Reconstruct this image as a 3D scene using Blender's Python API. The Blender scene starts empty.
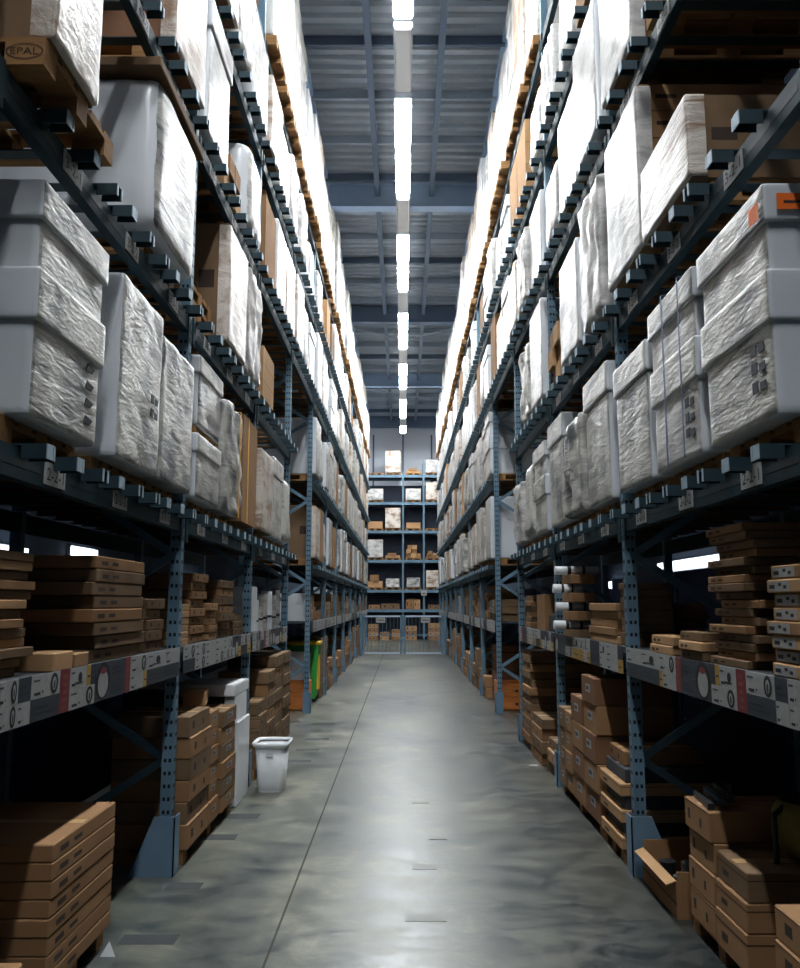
import bpy, bmesh, math, random
from mathutils import Vector, Matrix, noise

random.seed(7)
PI = math.pi
scene = bpy.context.scene
COL = scene.collection

# ------------------------------------------------------------------ colours / materials
def lin(c):
    c /= 255.0
    return c / 12.92 if c <= 0.04045 else ((c + 0.055) / 1.055) ** 2.4
def S(r, g, b):
    return (lin(r), lin(g), lin(b), 1.0)

def base_mat(name, col, rough=0.6, metal=0.0, spec=0.4):
    m = bpy.data.materials.new(name)
    m.use_nodes = True
    b = m.node_tree.nodes['Principled BSDF']
    b.inputs['Base Color'].default_value = col
    b.inputs['Roughness'].default_value = rough
    b.inputs['Metallic'].default_value = metal
    b.inputs['Specular IOR Level'].default_value = spec
    return m

def node(m, t, **kw):
    n = m.node_tree.nodes.new(t)
    for k, v in kw.items():
        setattr(n, k, v)
    return n
def link(m, a, b):
    m.node_tree.links.new(a, b)
def ramp(m, src, stops):
    r = node(m, 'ShaderNodeValToRGB')
    el = r.color_ramp.elements
    el[0].position, el[0].color = stops[0]
    el[1].position, el[1].color = stops[-1]
    for p, c in stops[1:-1]:
        e = el.new(p); e.color = c
    link(m, src, r.inputs[0])
    return r.outputs[0]
def coords(m, scale=(1, 1, 1), rot=(0, 0, 0), space='Object', rand=True):
    tc = node(m, 'ShaderNodeTexCoord')
    mp = node(m, 'ShaderNodeMapping')
    mp.inputs['Scale'].default_value = scale
    mp.inputs['Rotation'].default_value = rot
    src = tc.outputs[space]
    if rand:
        oi = node(m, 'ShaderNodeObjectInfo')
        mul = node(m, 'ShaderNodeMath', operation='MULTIPLY')
        mul.inputs[1].default_value = 37.0
        link(m, oi.outputs['Random'], mul.inputs[0])
        add = node(m, 'ShaderNodeVectorMath', operation='ADD')
        link(m, src, add.inputs[0]); link(m, mul.outputs[0], add.inputs[1])
        src = add.outputs[0]
    link(m, src, mp.inputs['Vector'])
    return mp.outputs[0]
def noise_tex(m, vec, scale, detail=4, rough=0.55, dist=0.0):
    n = node(m, 'ShaderNodeTexNoise')
    n.inputs['Scale'].default_value = scale
    n.inputs['Detail'].default_value = detail
    n.inputs['Roughness'].default_value = rough
    n.inputs['Distortion'].default_value = dist
    link(m, vec, n.inputs['Vector'])
    return n.outputs['Fac']
def bump(m, h, strength, dist=0.02):
    b = node(m, 'ShaderNodeBump')
    b.inputs['Strength'].default_value = strength
    b.inputs['Distance'].default_value = dist
    link(m, h, b.inputs['Height'])
    link(m, b.outputs[0], m.node_tree.nodes['Principled BSDF'].inputs['Normal'])
def setin(m, name, sock):
    link(m, sock, m.node_tree.nodes['Principled BSDF'].inputs[name])

def noisy(name, c0, c1, scale, rough=0.6, metal=0.0, spec=0.4, bmp=0.0, stretch=(1, 1, 1), rot=(0, 0, 0), lo=0.3, hi=0.7, dist=0.0, rand=True):
    m = base_mat(name, c0, rough, metal, spec)
    f = noise_tex(m, coords(m, stretch, rot, rand=rand), scale, dist=dist)
    setin(m, 'Base Color', ramp(m, f, [(lo, c0), (hi, c1)]))
    if bmp:
        bump(m, f, bmp)
    return m

M = {}
M['steel_post'] = noisy('painted_steel_post', S(88, 115, 133), S(106, 135, 153), 3, 0.5, 0.05, 0.35)
M['steel_beam'] = noisy('painted_steel_beam', S(22, 42, 50), S(32, 54, 62), 3, 0.6, 0.0, 0.2)
M['groove'] = base_mat('beam_groove', S(22, 36, 42), 0.6)
M['guard'] = noisy('guard_steel', S(100, 128, 150), S(114, 142, 164), 4, 0.5, 0.05, 0.35)
M['bar'] = noisy('galvanised_bar', S(34, 52, 60), S(52, 72, 80), 4, 0.5, 0.1, 0.3)
M['bar_end_lit'] = base_mat('lit_bar_end', S(158, 180, 194), 0.45, 0.1)  # bar ends paler than the bars, lamplight painted into the colour
M['hole'] = base_mat('punched_hole', S(14, 22, 30), 0.9)
M['board'] = noisy('dark_board', S(52, 56, 62), S(66, 68, 72), 5, 0.8)
M['end_sheet'] = base_mat('end_rack_sheet', S(44, 56, 74), 0.6)
M['sheet'] = base_mat('rear_sheet', S(50, 70, 118), 0.6)
M['card'] = noisy('cardboard', S(140, 105, 72), S(158, 121, 86), 2.2, 0.85, spec=0.2)
M['card_b'] = noisy('cardboard_dull', S(112, 90, 67), S(130, 104, 79), 2.2, 0.85, spec=0.2)
M['card_c'] = noisy('cardboard_light', S(172, 134, 95), S(188, 149, 108), 2.2, 0.85, spec=0.2)
M['card_red'] = noisy('cardboard_reddish', S(120, 86, 62), S(134, 96, 72), 2.2, 0.85, spec=0.2)
M['seam'] = base_mat('carton_seam', S(66, 46, 32), 0.9)
M['print'] = base_mat('carton_print', S(58, 44, 36), 0.85)
M['tape'] = base_mat('parcel_tape', S(182, 146, 102), 0.35)
M['white_label'] = noisy('white_paper', S(146, 146, 146), S(162, 162, 160), 30, 0.7)
M['orange_label'] = base_mat('orange_paper', S(244, 112, 24), 0.6)
M['ink'] = base_mat('black_ink', S(24, 26, 30), 0.7)
M['red'] = base_mat('red_print', S(116, 34, 48), 0.6)
M['yellow'] = base_mat('yellow_print', S(164, 130, 62), 0.6)
M['slate'] = base_mat('slate_print', S(46, 52, 62), 0.6)
M['wood'] = noisy('pallet_wood', S(134, 97, 60), S(160, 120, 78), 6, 0.8, spec=0.2, stretch=(1, 6, 6))
M['wood_orange'] = noisy('orange_wood', S(196, 112, 52), S(218, 136, 70), 5, 0.7, spec=0.3, stretch=(1, 1, 6))
M['strap_y'] = base_mat('yellow_strap', S(238, 176, 40), 0.45)
M['strap_b'] = base_mat('blue_strap', S(58, 78, 120), 0.45)
M['black'] = base_mat('black_plastic', S(20, 22, 26), 0.45)
M['white_plastic'] = noisy('white_plastic', S(224, 228, 232), S(236, 238, 240), 4, 0.4)
M['green'] = base_mat('green_plastic', S(60, 160, 70), 0.45)
M['yellow_p'] = base_mat('yellow_plastic', S(235, 190, 50), 0.45)
M['olive'] = noisy('olive_fabric', S(120, 106, 52), S(140, 124, 64), 12, 0.85)
M['lum_body'] = base_mat('luminaire_white', S(200, 206, 214), 0.5)
M['lum_off'] = base_mat('diffuser_unlit', S(215, 218, 222), 0.4)
M['roof'] = noisy('roof_deck', S(178, 192, 206), S(196, 208, 222), 1.2, 0.55, 0.2, 0.4, rand=False)
M['roof_beam'] = noisy('roof_beam_paint', S(170, 200, 236), S(180, 208, 240), 1.5, 0.5, 0.1, rand=False)
M['roof_dark'] = base_mat('roof_beam_dark', S(104, 122, 146), 0.5, 0.1)
M['roof_light'] = base_mat('purlin_paint', S(180, 196, 214), 0.5, 0.1)
M['wall'] = noisy('wall_paint', S(72, 84, 102), S(82, 94, 112), 0.8, 0.85, rand=False)
M['mullion'] = base_mat('mullion', S(92, 110, 134), 0.6)
M['goods'] = noisy('mixed_dark_goods', S(42, 44, 50), S(92, 90, 88), 14, 0.6)

def emission(name, col, strength):
    m = bpy.data.materials.new(name); m.use_nodes = True
    nt = m.node_tree; nt.nodes.clear()
    e = nt.nodes.new('ShaderNodeEmission'); o = nt.nodes.new('ShaderNodeOutputMaterial')
    e.inputs[0].default_value = col; e.inputs[1].default_value = strength
    nt.links.new(e.outputs[0], o.inputs[0])
    return m
M['lamp'] = emission('lamp_glow', (0.93, 0.97, 1.0, 1), 48.0)
M['aisle_glow'] = emission('wall_lamp_glow', (0.8, 0.9, 1.0, 1), 1.6)

# stretch film, wrinkled
def film(name, light, dark, mid=0.5, bstr=0.42, sc=(1.0, 0.55, 2.2), rot=(0.35, 0, 0)):
    m = base_mat(name, light, 0.32, 0.0, 0.5)
    v = coords(m, sc, rot)
    streak = noise_tex(m, v, 4.0, 4, 0.55, 1.2)
    v2 = coords(m, (1, 1.2, 1))
    patch = noise_tex(m, v2, 3.0, 3, 0.5)
    v3 = coords(m, (1, 0.3, 1.4), (-0.3, 0, 0))
    fine = noise_tex(m, v3, 22, 4, 0.6, 1.5)
    mx = node(m, 'ShaderNodeMath', operation='MULTIPLY_ADD'); mx.inputs[1].default_value = 0.45
    link(m, streak, mx.inputs[0])
    sc_ = node(m, 'ShaderNodeMath', operation='MULTIPLY'); sc_.inputs[1].default_value = 0.55
    link(m, patch, sc_.inputs[0]); link(m, sc_.outputs[0], mx.inputs[2])
    md = tuple((a * mid + b * (1 - mid)) for a, b in zip(light, dark))
    setin(m, 'Base Color', ramp(m, mx.outputs[0], [(0.40, dark), (0.47, md), (0.55, light)]))
    h = node(m, 'ShaderNodeMath', operation='MULTIPLY_ADD'); h.inputs[1].default_value = 0.5
    link(m, fine, h.inputs[0]); link(m, streak, h.inputs[2])
    bump(m, h.outputs[0], bstr, 0.022)
    return m
M['film'] = film('stretch_film', S(198, 196, 188), S(122, 124, 124))
M['film_white'] = film('stretch_film_white', S(208, 205, 200), S(150, 148, 146), bstr=0.3)
M['film_dark'] = film('stretch_film_clear', S(188, 186, 179), S(92, 95, 98), 0.5)
M['film_smooth'] = noisy('stretch_film_taut', S(206, 210, 216), S(222, 226, 230), 1.4, 0.25, 0, 0.5, bmp=0.12, stretch=(1, 1, 0.25))
M['film_brown'] = film('film_over_carton', S(214, 204, 192), S(150, 122, 98), 0.6)

# floor
def floor_mat():
    m = base_mat('polished_concrete', S(128, 132, 128), 0.35, 0, 0.5)
    v = coords(m, (1, 0.5, 1), rand=False)
    big = noise_tex(m, v, 0.8, 5, 0.55, 0.6)
    v2 = coords(m, (1.0, 1.5, 1), rand=False)
    mid = noise_tex(m, v2, 3.2, 10, 0.75, 0.7)
    mx = node(m, 'ShaderNodeMath', operation='MULTIPLY_ADD'); mx.inputs[1].default_value = 0.5
    link(m, big, mx.inputs[0])
    s2 = node(m, 'ShaderNodeMath', operation='MULTIPLY'); s2.inputs[1].default_value = 0.5
    link(m, mid, s2.inputs[0]); link(m, s2.outputs[0], mx.inputs[2])
    tone = ramp(m, mx.outputs[0], [(0.40, S(46, 54, 56)), (0.46, S(78, 82, 78)), (0.53, S(101, 103, 92)), (0.61, S(136, 134, 116))])
    # right side darkened: shade of the rack painted in, along with dark stains
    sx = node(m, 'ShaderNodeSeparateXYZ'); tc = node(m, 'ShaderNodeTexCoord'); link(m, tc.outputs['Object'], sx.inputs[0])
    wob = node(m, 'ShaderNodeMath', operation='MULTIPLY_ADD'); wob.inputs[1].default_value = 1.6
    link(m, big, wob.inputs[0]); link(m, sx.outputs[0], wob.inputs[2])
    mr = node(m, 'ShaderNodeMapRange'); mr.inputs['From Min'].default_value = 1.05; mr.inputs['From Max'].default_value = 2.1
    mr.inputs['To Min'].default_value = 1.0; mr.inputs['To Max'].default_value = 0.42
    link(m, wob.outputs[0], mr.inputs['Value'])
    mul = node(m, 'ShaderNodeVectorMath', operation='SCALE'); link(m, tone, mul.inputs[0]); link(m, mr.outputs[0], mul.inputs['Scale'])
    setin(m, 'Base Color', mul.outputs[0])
    setin(m, 'Roughness', ramp(m, mid, [(0.36, (0.28, 0.28, 0.28, 1)), (0.64, (0.42, 0.42, 0.42, 1))]))
    v3 = coords(m, (0.6, 2.6, 1), rand=False)
    bump(m, noise_tex(m, v3, 3.5, 4, 0.5, 0.5), 0.05, 0.02)
    return m
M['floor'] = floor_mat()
M['floor_patch'] = noisy('floor_patch', S(38, 42, 44), S(50, 54, 55), 9, 0.6)
M['floor_joint'] = base_mat('floor_joint', S(72, 70, 60), 0.8)
M['plate'] = base_mat('floor_plate_metal', S(112, 113, 106), 0.45, 0.1)

# ------------------------------------------------------------------ mesh builder
class MB:
    def __init__(s):
        s.v, s.f, s.m, s.mats = [], [], [], []
    def mi(s, k):
        if k not in s.mats:
            s.mats.append(k)
        return s.mats.index(k)
    def quad(s, pts, k):
        b = len(s.v); s.v += [tuple(p) for p in pts]
        s.f.append(tuple(range(b, b + len(pts)))); s.m.append(s.mi(k))
    def box(s, x0, x1, y0, y1, z0, z1, k):
        if x0 > x1: x0, x1 = x1, x0
        if y0 > y1: y0, y1 = y1, y0
        if z0 > z1: z0, z1 = z1, z0
        b = len(s.v)
        s.v += [(x0, y0, z0), (x1, y0, z0), (x1, y1, z0), (x0, y1, z0), (x0, y0, z1), (x1, y0, z1), (x1, y1, z1), (x0, y1, z1)]
        for q in ((3, 2, 1, 0), (4, 5, 6, 7), (0, 1, 5, 4), (1, 2, 6, 5), (2, 3, 7, 6), (3, 0, 4, 7)):
            s.f.append(tuple(b + i for i in q)); s.m.append(s.mi(k))
    def bar(s, p0, p1, w, h, k):
        p0, p1 = Vector(p0), Vector(p1)
        d = (p1 - p0).normalized()
        up = Vector((0, 0, 1)) if abs(d.z) < 0.95 else Vector((0, 1, 0))
        a = d.cross(up).normalized(); c = a.cross(d).normalized()
        b = len(s.v)
        for p in (p0, p1):
            for i, j in ((-1, -1), (1, -1), (1, 1), (-1, 1)):
                s.v.append(tuple(p + a * (i * w / 2) + c * (j * h / 2)))
        for q in ((3, 2, 1, 0), (4, 5, 6, 7), (0, 1, 5, 4), (1, 2, 6, 5), (2, 3, 7, 6), (3, 0, 4, 7)):
            s.f.append(tuple(b + i for i in q)); s.m.append(s.mi(k))
    def tube(s, p0, p1, r0, r1, k, n=14):
        p0, p1 = Vector(p0), Vector(p1)
        d = (p1 - p0).normalized()
        up = Vector((0, 0, 1)) if abs(d.z) < 0.95 else Vector((0, 1, 0))
        a = d.cross(up).normalized(); c = a.cross(d).normalized()
        b = len(s.v); km = s.mi(k)
        for p, r in ((p0, r0), (p1, r1)):
            for i in range(n):
                t = 2 * PI * i / n
                s.v.append(tuple(p + a * (r * math.cos(t)) + c * (r * math.sin(t))))
        for i in range(n):
            j = (i + 1) % n
            s.f.append((b + i, b + j, b + n + j, b + n + i)); s.m.append(km)
        s.f.append(tuple(b + i for i in reversed(range(n)))); s.m.append(km)
        s.f.append(tuple(b + n + i for i in range(n))); s.m.append(km)
    def poly(s, pts2, fn, k):                       # extruded outline; fn(a,b,t)->xyz, t in 0/1
        n = len(pts2); b = len(s.v); km = s.mi(k)
        for t in (0, 1):
            s.v += [tuple(fn(a, c, t)) for a, c in pts2]
        for i in range(n):
            j = (i + 1) % n
            s.f.append((b + i, b + j, b + n + j, b + n + i)); s.m.append(km)
        s.f.append(tuple(b + i for i in reversed(range(n)))); s.m.append(km)
        s.f.append(tuple(b + n + i for i in range(n))); s.m.append(km)
    def disc(s, c, ua, ub, ra, rb, k, n=20):
        c, ua, ub = Vector(c), Vector(ua), Vector(ub)
        s.quad([c + ua * (ra * math.cos(2 * PI * i / n)) + ub * (rb * math.sin(2 * PI * i / n)) for i in range(n)], k)
    def mesh(s, name, smooth=False, fix=True):
        me = bpy.data.meshes.new(name)
        me.from_pydata(s.v, [], s.f)
        for k in s.mats:
            me.materials.append(M[k])
        me.polygons.foreach_set('material_index', s.m)
        me.update()
        if fix:
            bm = bmesh.new(); bm.from_mesh(me)
            bmesh.ops.recalc_face_normals(bm, faces=bm.faces)
            bm.to_mesh(me); bm.free()
        if smooth:
            me.polygons.foreach_set('use_smooth', [True] * len(me.polygons))
        return me

def ob(name, me, parent=None, loc=(0, 0, 0), rz=0.0, sc=None):
    o = bpy.data.objects.new(name, me)
    COL.objects.link(o)
    o.location = loc
    if rz: o.rotation_euler = (0, 0, rz)
    if sc: o.scale = sc
    if parent is not None: o.parent = parent
    return o
LABELS = set()
def tag(o, label, cat, group=None):
    LABELS.add(label)
    o['label'] = label; o['category'] = cat
    if group: o['group'] = group
    return o
def struct(o):
    o['kind'] = 'structure'
    return o

def bevel_mesh(me, w=0.004, seg=1):
    bm = bmesh.new(); bm.from_mesh(me)
    bmesh.ops.bevel(bm, geom=list(bm.edges), offset=w, segments=seg, affect='EDGES', clamp_overlap=True)
    bm.to_mesh(me); bm.free()
    return me

_txt = {}
def text_polys(s):
    """flat triangles of a text line, 1 high, left aligned: (verts2d, faces, width)"""
    if s not in _txt:
        cu = bpy.data.curves.new('t', 'FONT'); cu.body = s; cu.size = 1.35; cu.resolution_u = 2
        o = bpy.data.objects.new('t', cu)
        me = bpy.data.meshes.new_from_object(o)
        vs = [(v.co.x, v.co.y) for v in me.vertices]; fs = [tuple(p.vertices) for p in me.polygons]
        bpy.data.objects.remove(o); bpy.data.curves.remove(cu); bpy.data.meshes.remove(me)
        x0 = min((v[0] for v in vs), default=0)
        vs = [(x - x0, y) for x, y in vs]
        _txt[s] = (vs, fs, max((v[0] for v in vs), default=1))
    return _txt[s]
def add_text(mb, s, org, ua, ub, h, k, width=None):
    vs, fs, w = text_polys(s)
    kx = (width / w) if width else h
    org, ua, ub = Vector(org), Vector(ua), Vector(ub)
    b = len(mb.v); km = mb.mi(k)
    mb.v += [tuple(org + ua * (x * kx) + ub * (y * h)) for x, y in vs]
    for f in fs:
        mb.f.append(tuple(b + i for i in f)); mb.m.append(km)

ORD = 'first second third fourth fifth sixth seventh eighth ninth tenth eleventh twelfth thirteenth fourteenth fifteenth sixteenth seventeenth eighteenth nineteenth twentieth'.split()
NUM = 'one two three four five six seven eight nine ten eleven twelve thirteen fourteen fifteen sixteen seventeen eighteen nineteen twenty'.split()
SIDE = {-1: 'left', 1: 'right'}

# ------------------------------------------------------------------ layout
XF = 1.39                       # front face of the posts
FR = [0.0, 2.6, 5.3, 7.75, 10.2] + [12.7 + 2.5 * i for i in range(9)]
TUN = 4                         # the bay between FR[4] and FR[5] is the cross aisle
TIER = [2.17, 3.47, 4.76, 6.02, 7.24]         # top of the support bars
SHELF = 1.325
CEIL = 10.1
def far_bay(i): return i > TUN

# ------------------------------------------------------------------ room shell
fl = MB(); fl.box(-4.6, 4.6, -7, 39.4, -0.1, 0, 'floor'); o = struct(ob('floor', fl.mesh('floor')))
jt = MB()
jt.box(-0.626, -0.614, -6, 37, 0.0005, 0.0012, 'floor_joint')
struct(ob('floor_joint', jt.mesh('floor_joint')))
for i, (x, d, w, l) in enumerate([(-1.22, 4.3, 0.27, 0.06), (-1.25, 5.07, 0.2, 0.06), (-1.26, 6.08, 0.22, 0.07), (-1.22, 6.66, 0.26, 0.07), (-1.06, 8.9, 0.24, 0.07), (-1.05, 9.55, 0.26, 0.08), (-1.02, 10.3, 0.28, 0.08)]):
    p = MB(); p.box(x - w / 2, x + w / 2, d - l, d + l, 0.0004, 0.001, 'floor_patch')
    struct(ob('floor_patch', p.mesh('floor_patch')))
for i, (x, d, w, l) in enumerate([(0.13, 5.42, 0.15, 0.05), (0.115, 4.58, 0.21, 0.05), (0.24, 6.05, 0.12, 0.03), (0.14, 7.1, 0.14, 0.03)]):
    p = MB(); p.box(x - w / 2, x + w / 2, d - l, d + l, 0.0004, 0.002, 'plate')
    struct(ob('floor_plate', p.mesh('floor_plate')))

# corrugated roof deck
c = MB(); pitch = 0.24; d = -7.0; prof = []
while d < 39.4:
    prof += [(d, CEIL), (d + 0.09, CEIL), (d + 0.12, CEIL + 0.06), (d + 0.21, CEIL + 0.06)]
    d += pitch
for (a, za), (b, zb) in zip(prof, prof[1:]):
    c.quad([(-4.6, a, za), (4.6, a, za), (4.6, b, zb), (-4.6, b, zb)], 'roof')
c.quad([(-4.6, -7, CEIL + 0.12), (4.6, -7, CEIL + 0.12), (4.6, 39.4, CEIL + 0.12), (-4.6, 39.4, CEIL + 0.12)], 'roof_dark')
struct(ob('ceiling', c.mesh('ceiling', fix=False)))
for i, d in enumerate((2.2, 9.2, 16.2, 23.3, 30.5, 37.8)):
    b = MB(); k = 'roof_beam' if i in (0, 2, 4) else 'roof_dark'
    b.box(-4.55, 4.55, d, d + 0.05, 9.6, CEIL - 0.02, k)
    b.box(-4.55, 4.55, d - 0.1, d + 0.15, 9.58, 9.6, k); b.box(-4.55, 4.55, d - 0.1, d + 0.15, CEIL - 0.03, CEIL - 0.01, k)
    struct(ob('ceiling_beam', b.mesh('ceiling_beam')))
for i in range(26):
    d = 3.4 + i * 1.37
    if any(abs(d - q) < 0.3 for q in (9.2, 16.2, 23.3, 30.5, 37.8)): d += 0.45
    b = MB(); b.box(-4.55, 4.55, d, d + 0.05, CEIL - 0.16, CEIL - 0.01, 'roof_light' if i % 3 else 'roof_dark')
    struct(ob('ceiling_purlin', b.mesh('ceiling_purlin')))
for x in (-0.52, 0.58):
    b = MB(); b.box(x - 0.05, x + 0.05, -6.5, 37.7, CEIL - 0.26, CEIL - 0.17, 'roof_dark'); struct(ob('ceiling_rail', b.mesh('ceiling_rail')))
for x in (-1.55, 1.55):         # lattice girders above the rack fronts
    b = MB(); b.box(x - 0.05, x + 0.05, -6.5, 37.7, 9.98, 10.06, 'roof_beam'); b.box(x - 0.05, x + 0.05, -6.5, 37.7, 9.38, 9.46, 'roof_beam')
    n = 0; d = -6.0
    while d < 37:
        b.bar((x, d, 9.42), (x, d + 0.6, 10.02), 0.03, 0.03, 'roof_beam'); b.bar((x, d + 0.6, 10.02), (x, d + 1.2, 9.42), 0.03, 0.03, 'roof_beam'); d += 1.2
    struct(ob('ceiling_girder', b.mesh('ceiling_girder')))
for (p, q) in (((-1.6, 24.0, 9.72), (0.2, 25.9, 9.86)), ((1.6, 24.0, 9.68), (-0.2, 25.9, 9.86)), ((-1.6, 31.2, 9.7), (1.2, 33.5, 9.86))):
    b = MB(); b.bar(p, q, 0.035, 0.035, 'roof_light'); struct(ob('ceiling_rod', b.mesh('ceiling_rod')))
def bright_wall():
    m = noisy('wall_cladding', S(222, 230, 240), S(230, 236, 244), 0.6, 0.6, rand=False)
    return m
M['wall_back'] = bright_wall()
b = MB(); b.box(-4.6, 4.6, 39.2, 39.4, 0, CEIL, 'wall_back')
for x in (-2.8, -1.4, 0.0, 1.35, 2.75): b.box(x - 0.035, x + 0.035, 39.12, 39.2, 0, CEIL - 0.6, 'mullion')
struct(ob('wall_back', b.mesh('wall_back')))
for s in (-1, 1):
    b = MB(); b.box(s * 4.5, s * 4.6, -7, 39.3, 0, CEIL, 'wall'); struct(ob('wall_' + SIDE[s], b.mesh('wall')))

# ------------------------------------------------------------------ luminaires down the aisle
def lum_meshes():
    L = 1.36
    h = MB()
    h.poly([(-0.13, 0.0), (-0.06, 0.09), (0.06, 0.09), (0.13, 0.0), (0.115, 0.0), (0.05, 0.075), (-0.05, 0.075), (-0.115, 0.0)], lambda a, z, t: (a, -L / 2 + t * L, z), 'lum_body')
    h.box(-0.13, 0.13, -L / 2 - 0.004, -L / 2, -0.005, 0.09, 'lum_body'); h.box(-0.13, 0.13, L / 2, L / 2 + 0.004, -0.005, 0.09, 'lum_body')
    hm = h.mesh('housing')
    ds = {}
    for k in ('lamp', 'lum_off'):
        q = MB(); q.poly([(-0.112, 0.0), (-0.095, -0.03), (0.095, -0.03), (0.112, 0.0), (0.05, 0.03), (-0.05, 0.03)], lambda a, z, t: (a, -L / 2 + 0.01 + t * (L - 0.02), z), k)
        ds[k] = q.mesh('diffuser')
    w = MB(); w.tube((0, 0, 0.09), (0, 0, CEIL - 9.0 - 0.005), 0.006, 0.006, 'lum_body', 6); wm = w.mesh('suspension_wire')
    return hm, ds, wm
HM, DS, WM = lum_meshes()
n_l = 0
for i in range(26):
    d = 10.65 + 1.553 * (i - 9)
    lit = (i - 9) % 3 != 0
    if d > 36.2: break
    e = ob('ceiling_luminaire', None, None, (0, d, 9.0))
    ob('housing', HM, e); ob('diffuser', DS['lamp' if lit else 'lum_off'], e)
    ob('suspension_wire', WM, e, (0, -0.6, 0)); ob('suspension_wire', WM, e, (0, 0.6, 0))
    pos = ORD[i] if i < 20 else 'twenty-' + ORD[i - 20]
    tag(e, ('lit' if lit else 'unlit') + ' white linear luminaire hanging over the aisle, %s in the line' % pos, 'ceiling lamp', 'luminaires over the aisle')

for x in (-2.9, 2.9):  # hidden lamps added to brighten the end of the aisle
    e = ob('ceiling_luminaire', None, None, (x, 34.6, 9.0), PI / 2)
    ob('housing', HM, e); ob('diffuser', DS['lamp'], e)
    ob('suspension_wire', WM, e, (0, -0.6, 0)); ob('suspension_wire', WM, e, (0, 0.6, 0))
    tag(e, 'added hidden luminaire over the end cross aisle, %s of the main line' % ('left' if x < 0 else 'right'), 'ceiling lamp', 'added luminaires over the end aisle')
# added glow panels standing in for the bright neighbouring aisles, glimpsed through the racks
for (x, d, z, l, txt) in ((4.47, 13.2, 2.2, 2.8, 'added cool white glow panel glimpsed behind the right rack through the gap over the shelf'),
                          (-4.47, 9.2, 2.16, 1.4, 'added cool white glow panel glimpsed behind the left rack over the flat stack'),
                          (-4.47, 11.7, 2.28, 0.9, 'added short white glow panel behind the left rack above the eight-carton stack'),
                          (4.47, 17.4, 1.98, 1.4, 'added cool white glow panel glimpsed behind the banded rolls on the right shelf'),
                          (-4.47, 17.6, 1.98, 1.4, 'added cool white glow panel glimpsed behind the small cartons on the left shelf')):
    s = 1 if x > 0 else -1
    e = ob('wall_lamp', None, None, (x, d, z))
    q = MB(); q.box(-s * 0.02, s * 0.026, -l / 2, l / 2, -0.09, 0.09, 'lum_body'); ob('housing', q.mesh('housing'), e)
    q = MB(); q.box(-s * 0.07, -s * 0.021, -l / 2 + 0.02, l / 2 - 0.02, -0.07, 0.07, 'aisle_glow'); ob('diffuser', q.mesh('diffuser'), e)
    tag(e, txt, 'wall lamp', 'added glow panels behind the racks')

# ------------------------------------------------------------------ racks
def slots(i):
    """(start, end) of the three pallet places of bay i"""
    p = 2.85 if i == 1 else FR[i]
    return [(p + 0.1 + 0.78 * k, p + 0.1 + 0.78 * k + 0.72) for k in range(3)]

def code_plate(s, x, d, z, w, h, txt):
    """printed place code on a beam"""
    m = MB()
    m.box(s * x, s * (x - 0.004), d, d + w, z, z + h, 'white_label')
    m2 = s * (x - 0.0048)
    ua = (0, -s * -1, 0) if s < 0 else (0, -1, 0)
    # text reads left to right as seen from the aisle
    if s < 0: org, ua = (m2, d + w * 0.1, z + h * 0.2), (0, 1, 0)
    else: org, ua = (m2, d + w * 0.9, z + h * 0.2), (0, -1, 0)
    add_text(m, txt, org, ua, (0, 0, 1), h * 0.6, 'ink', w * 0.8)
    return m

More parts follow.
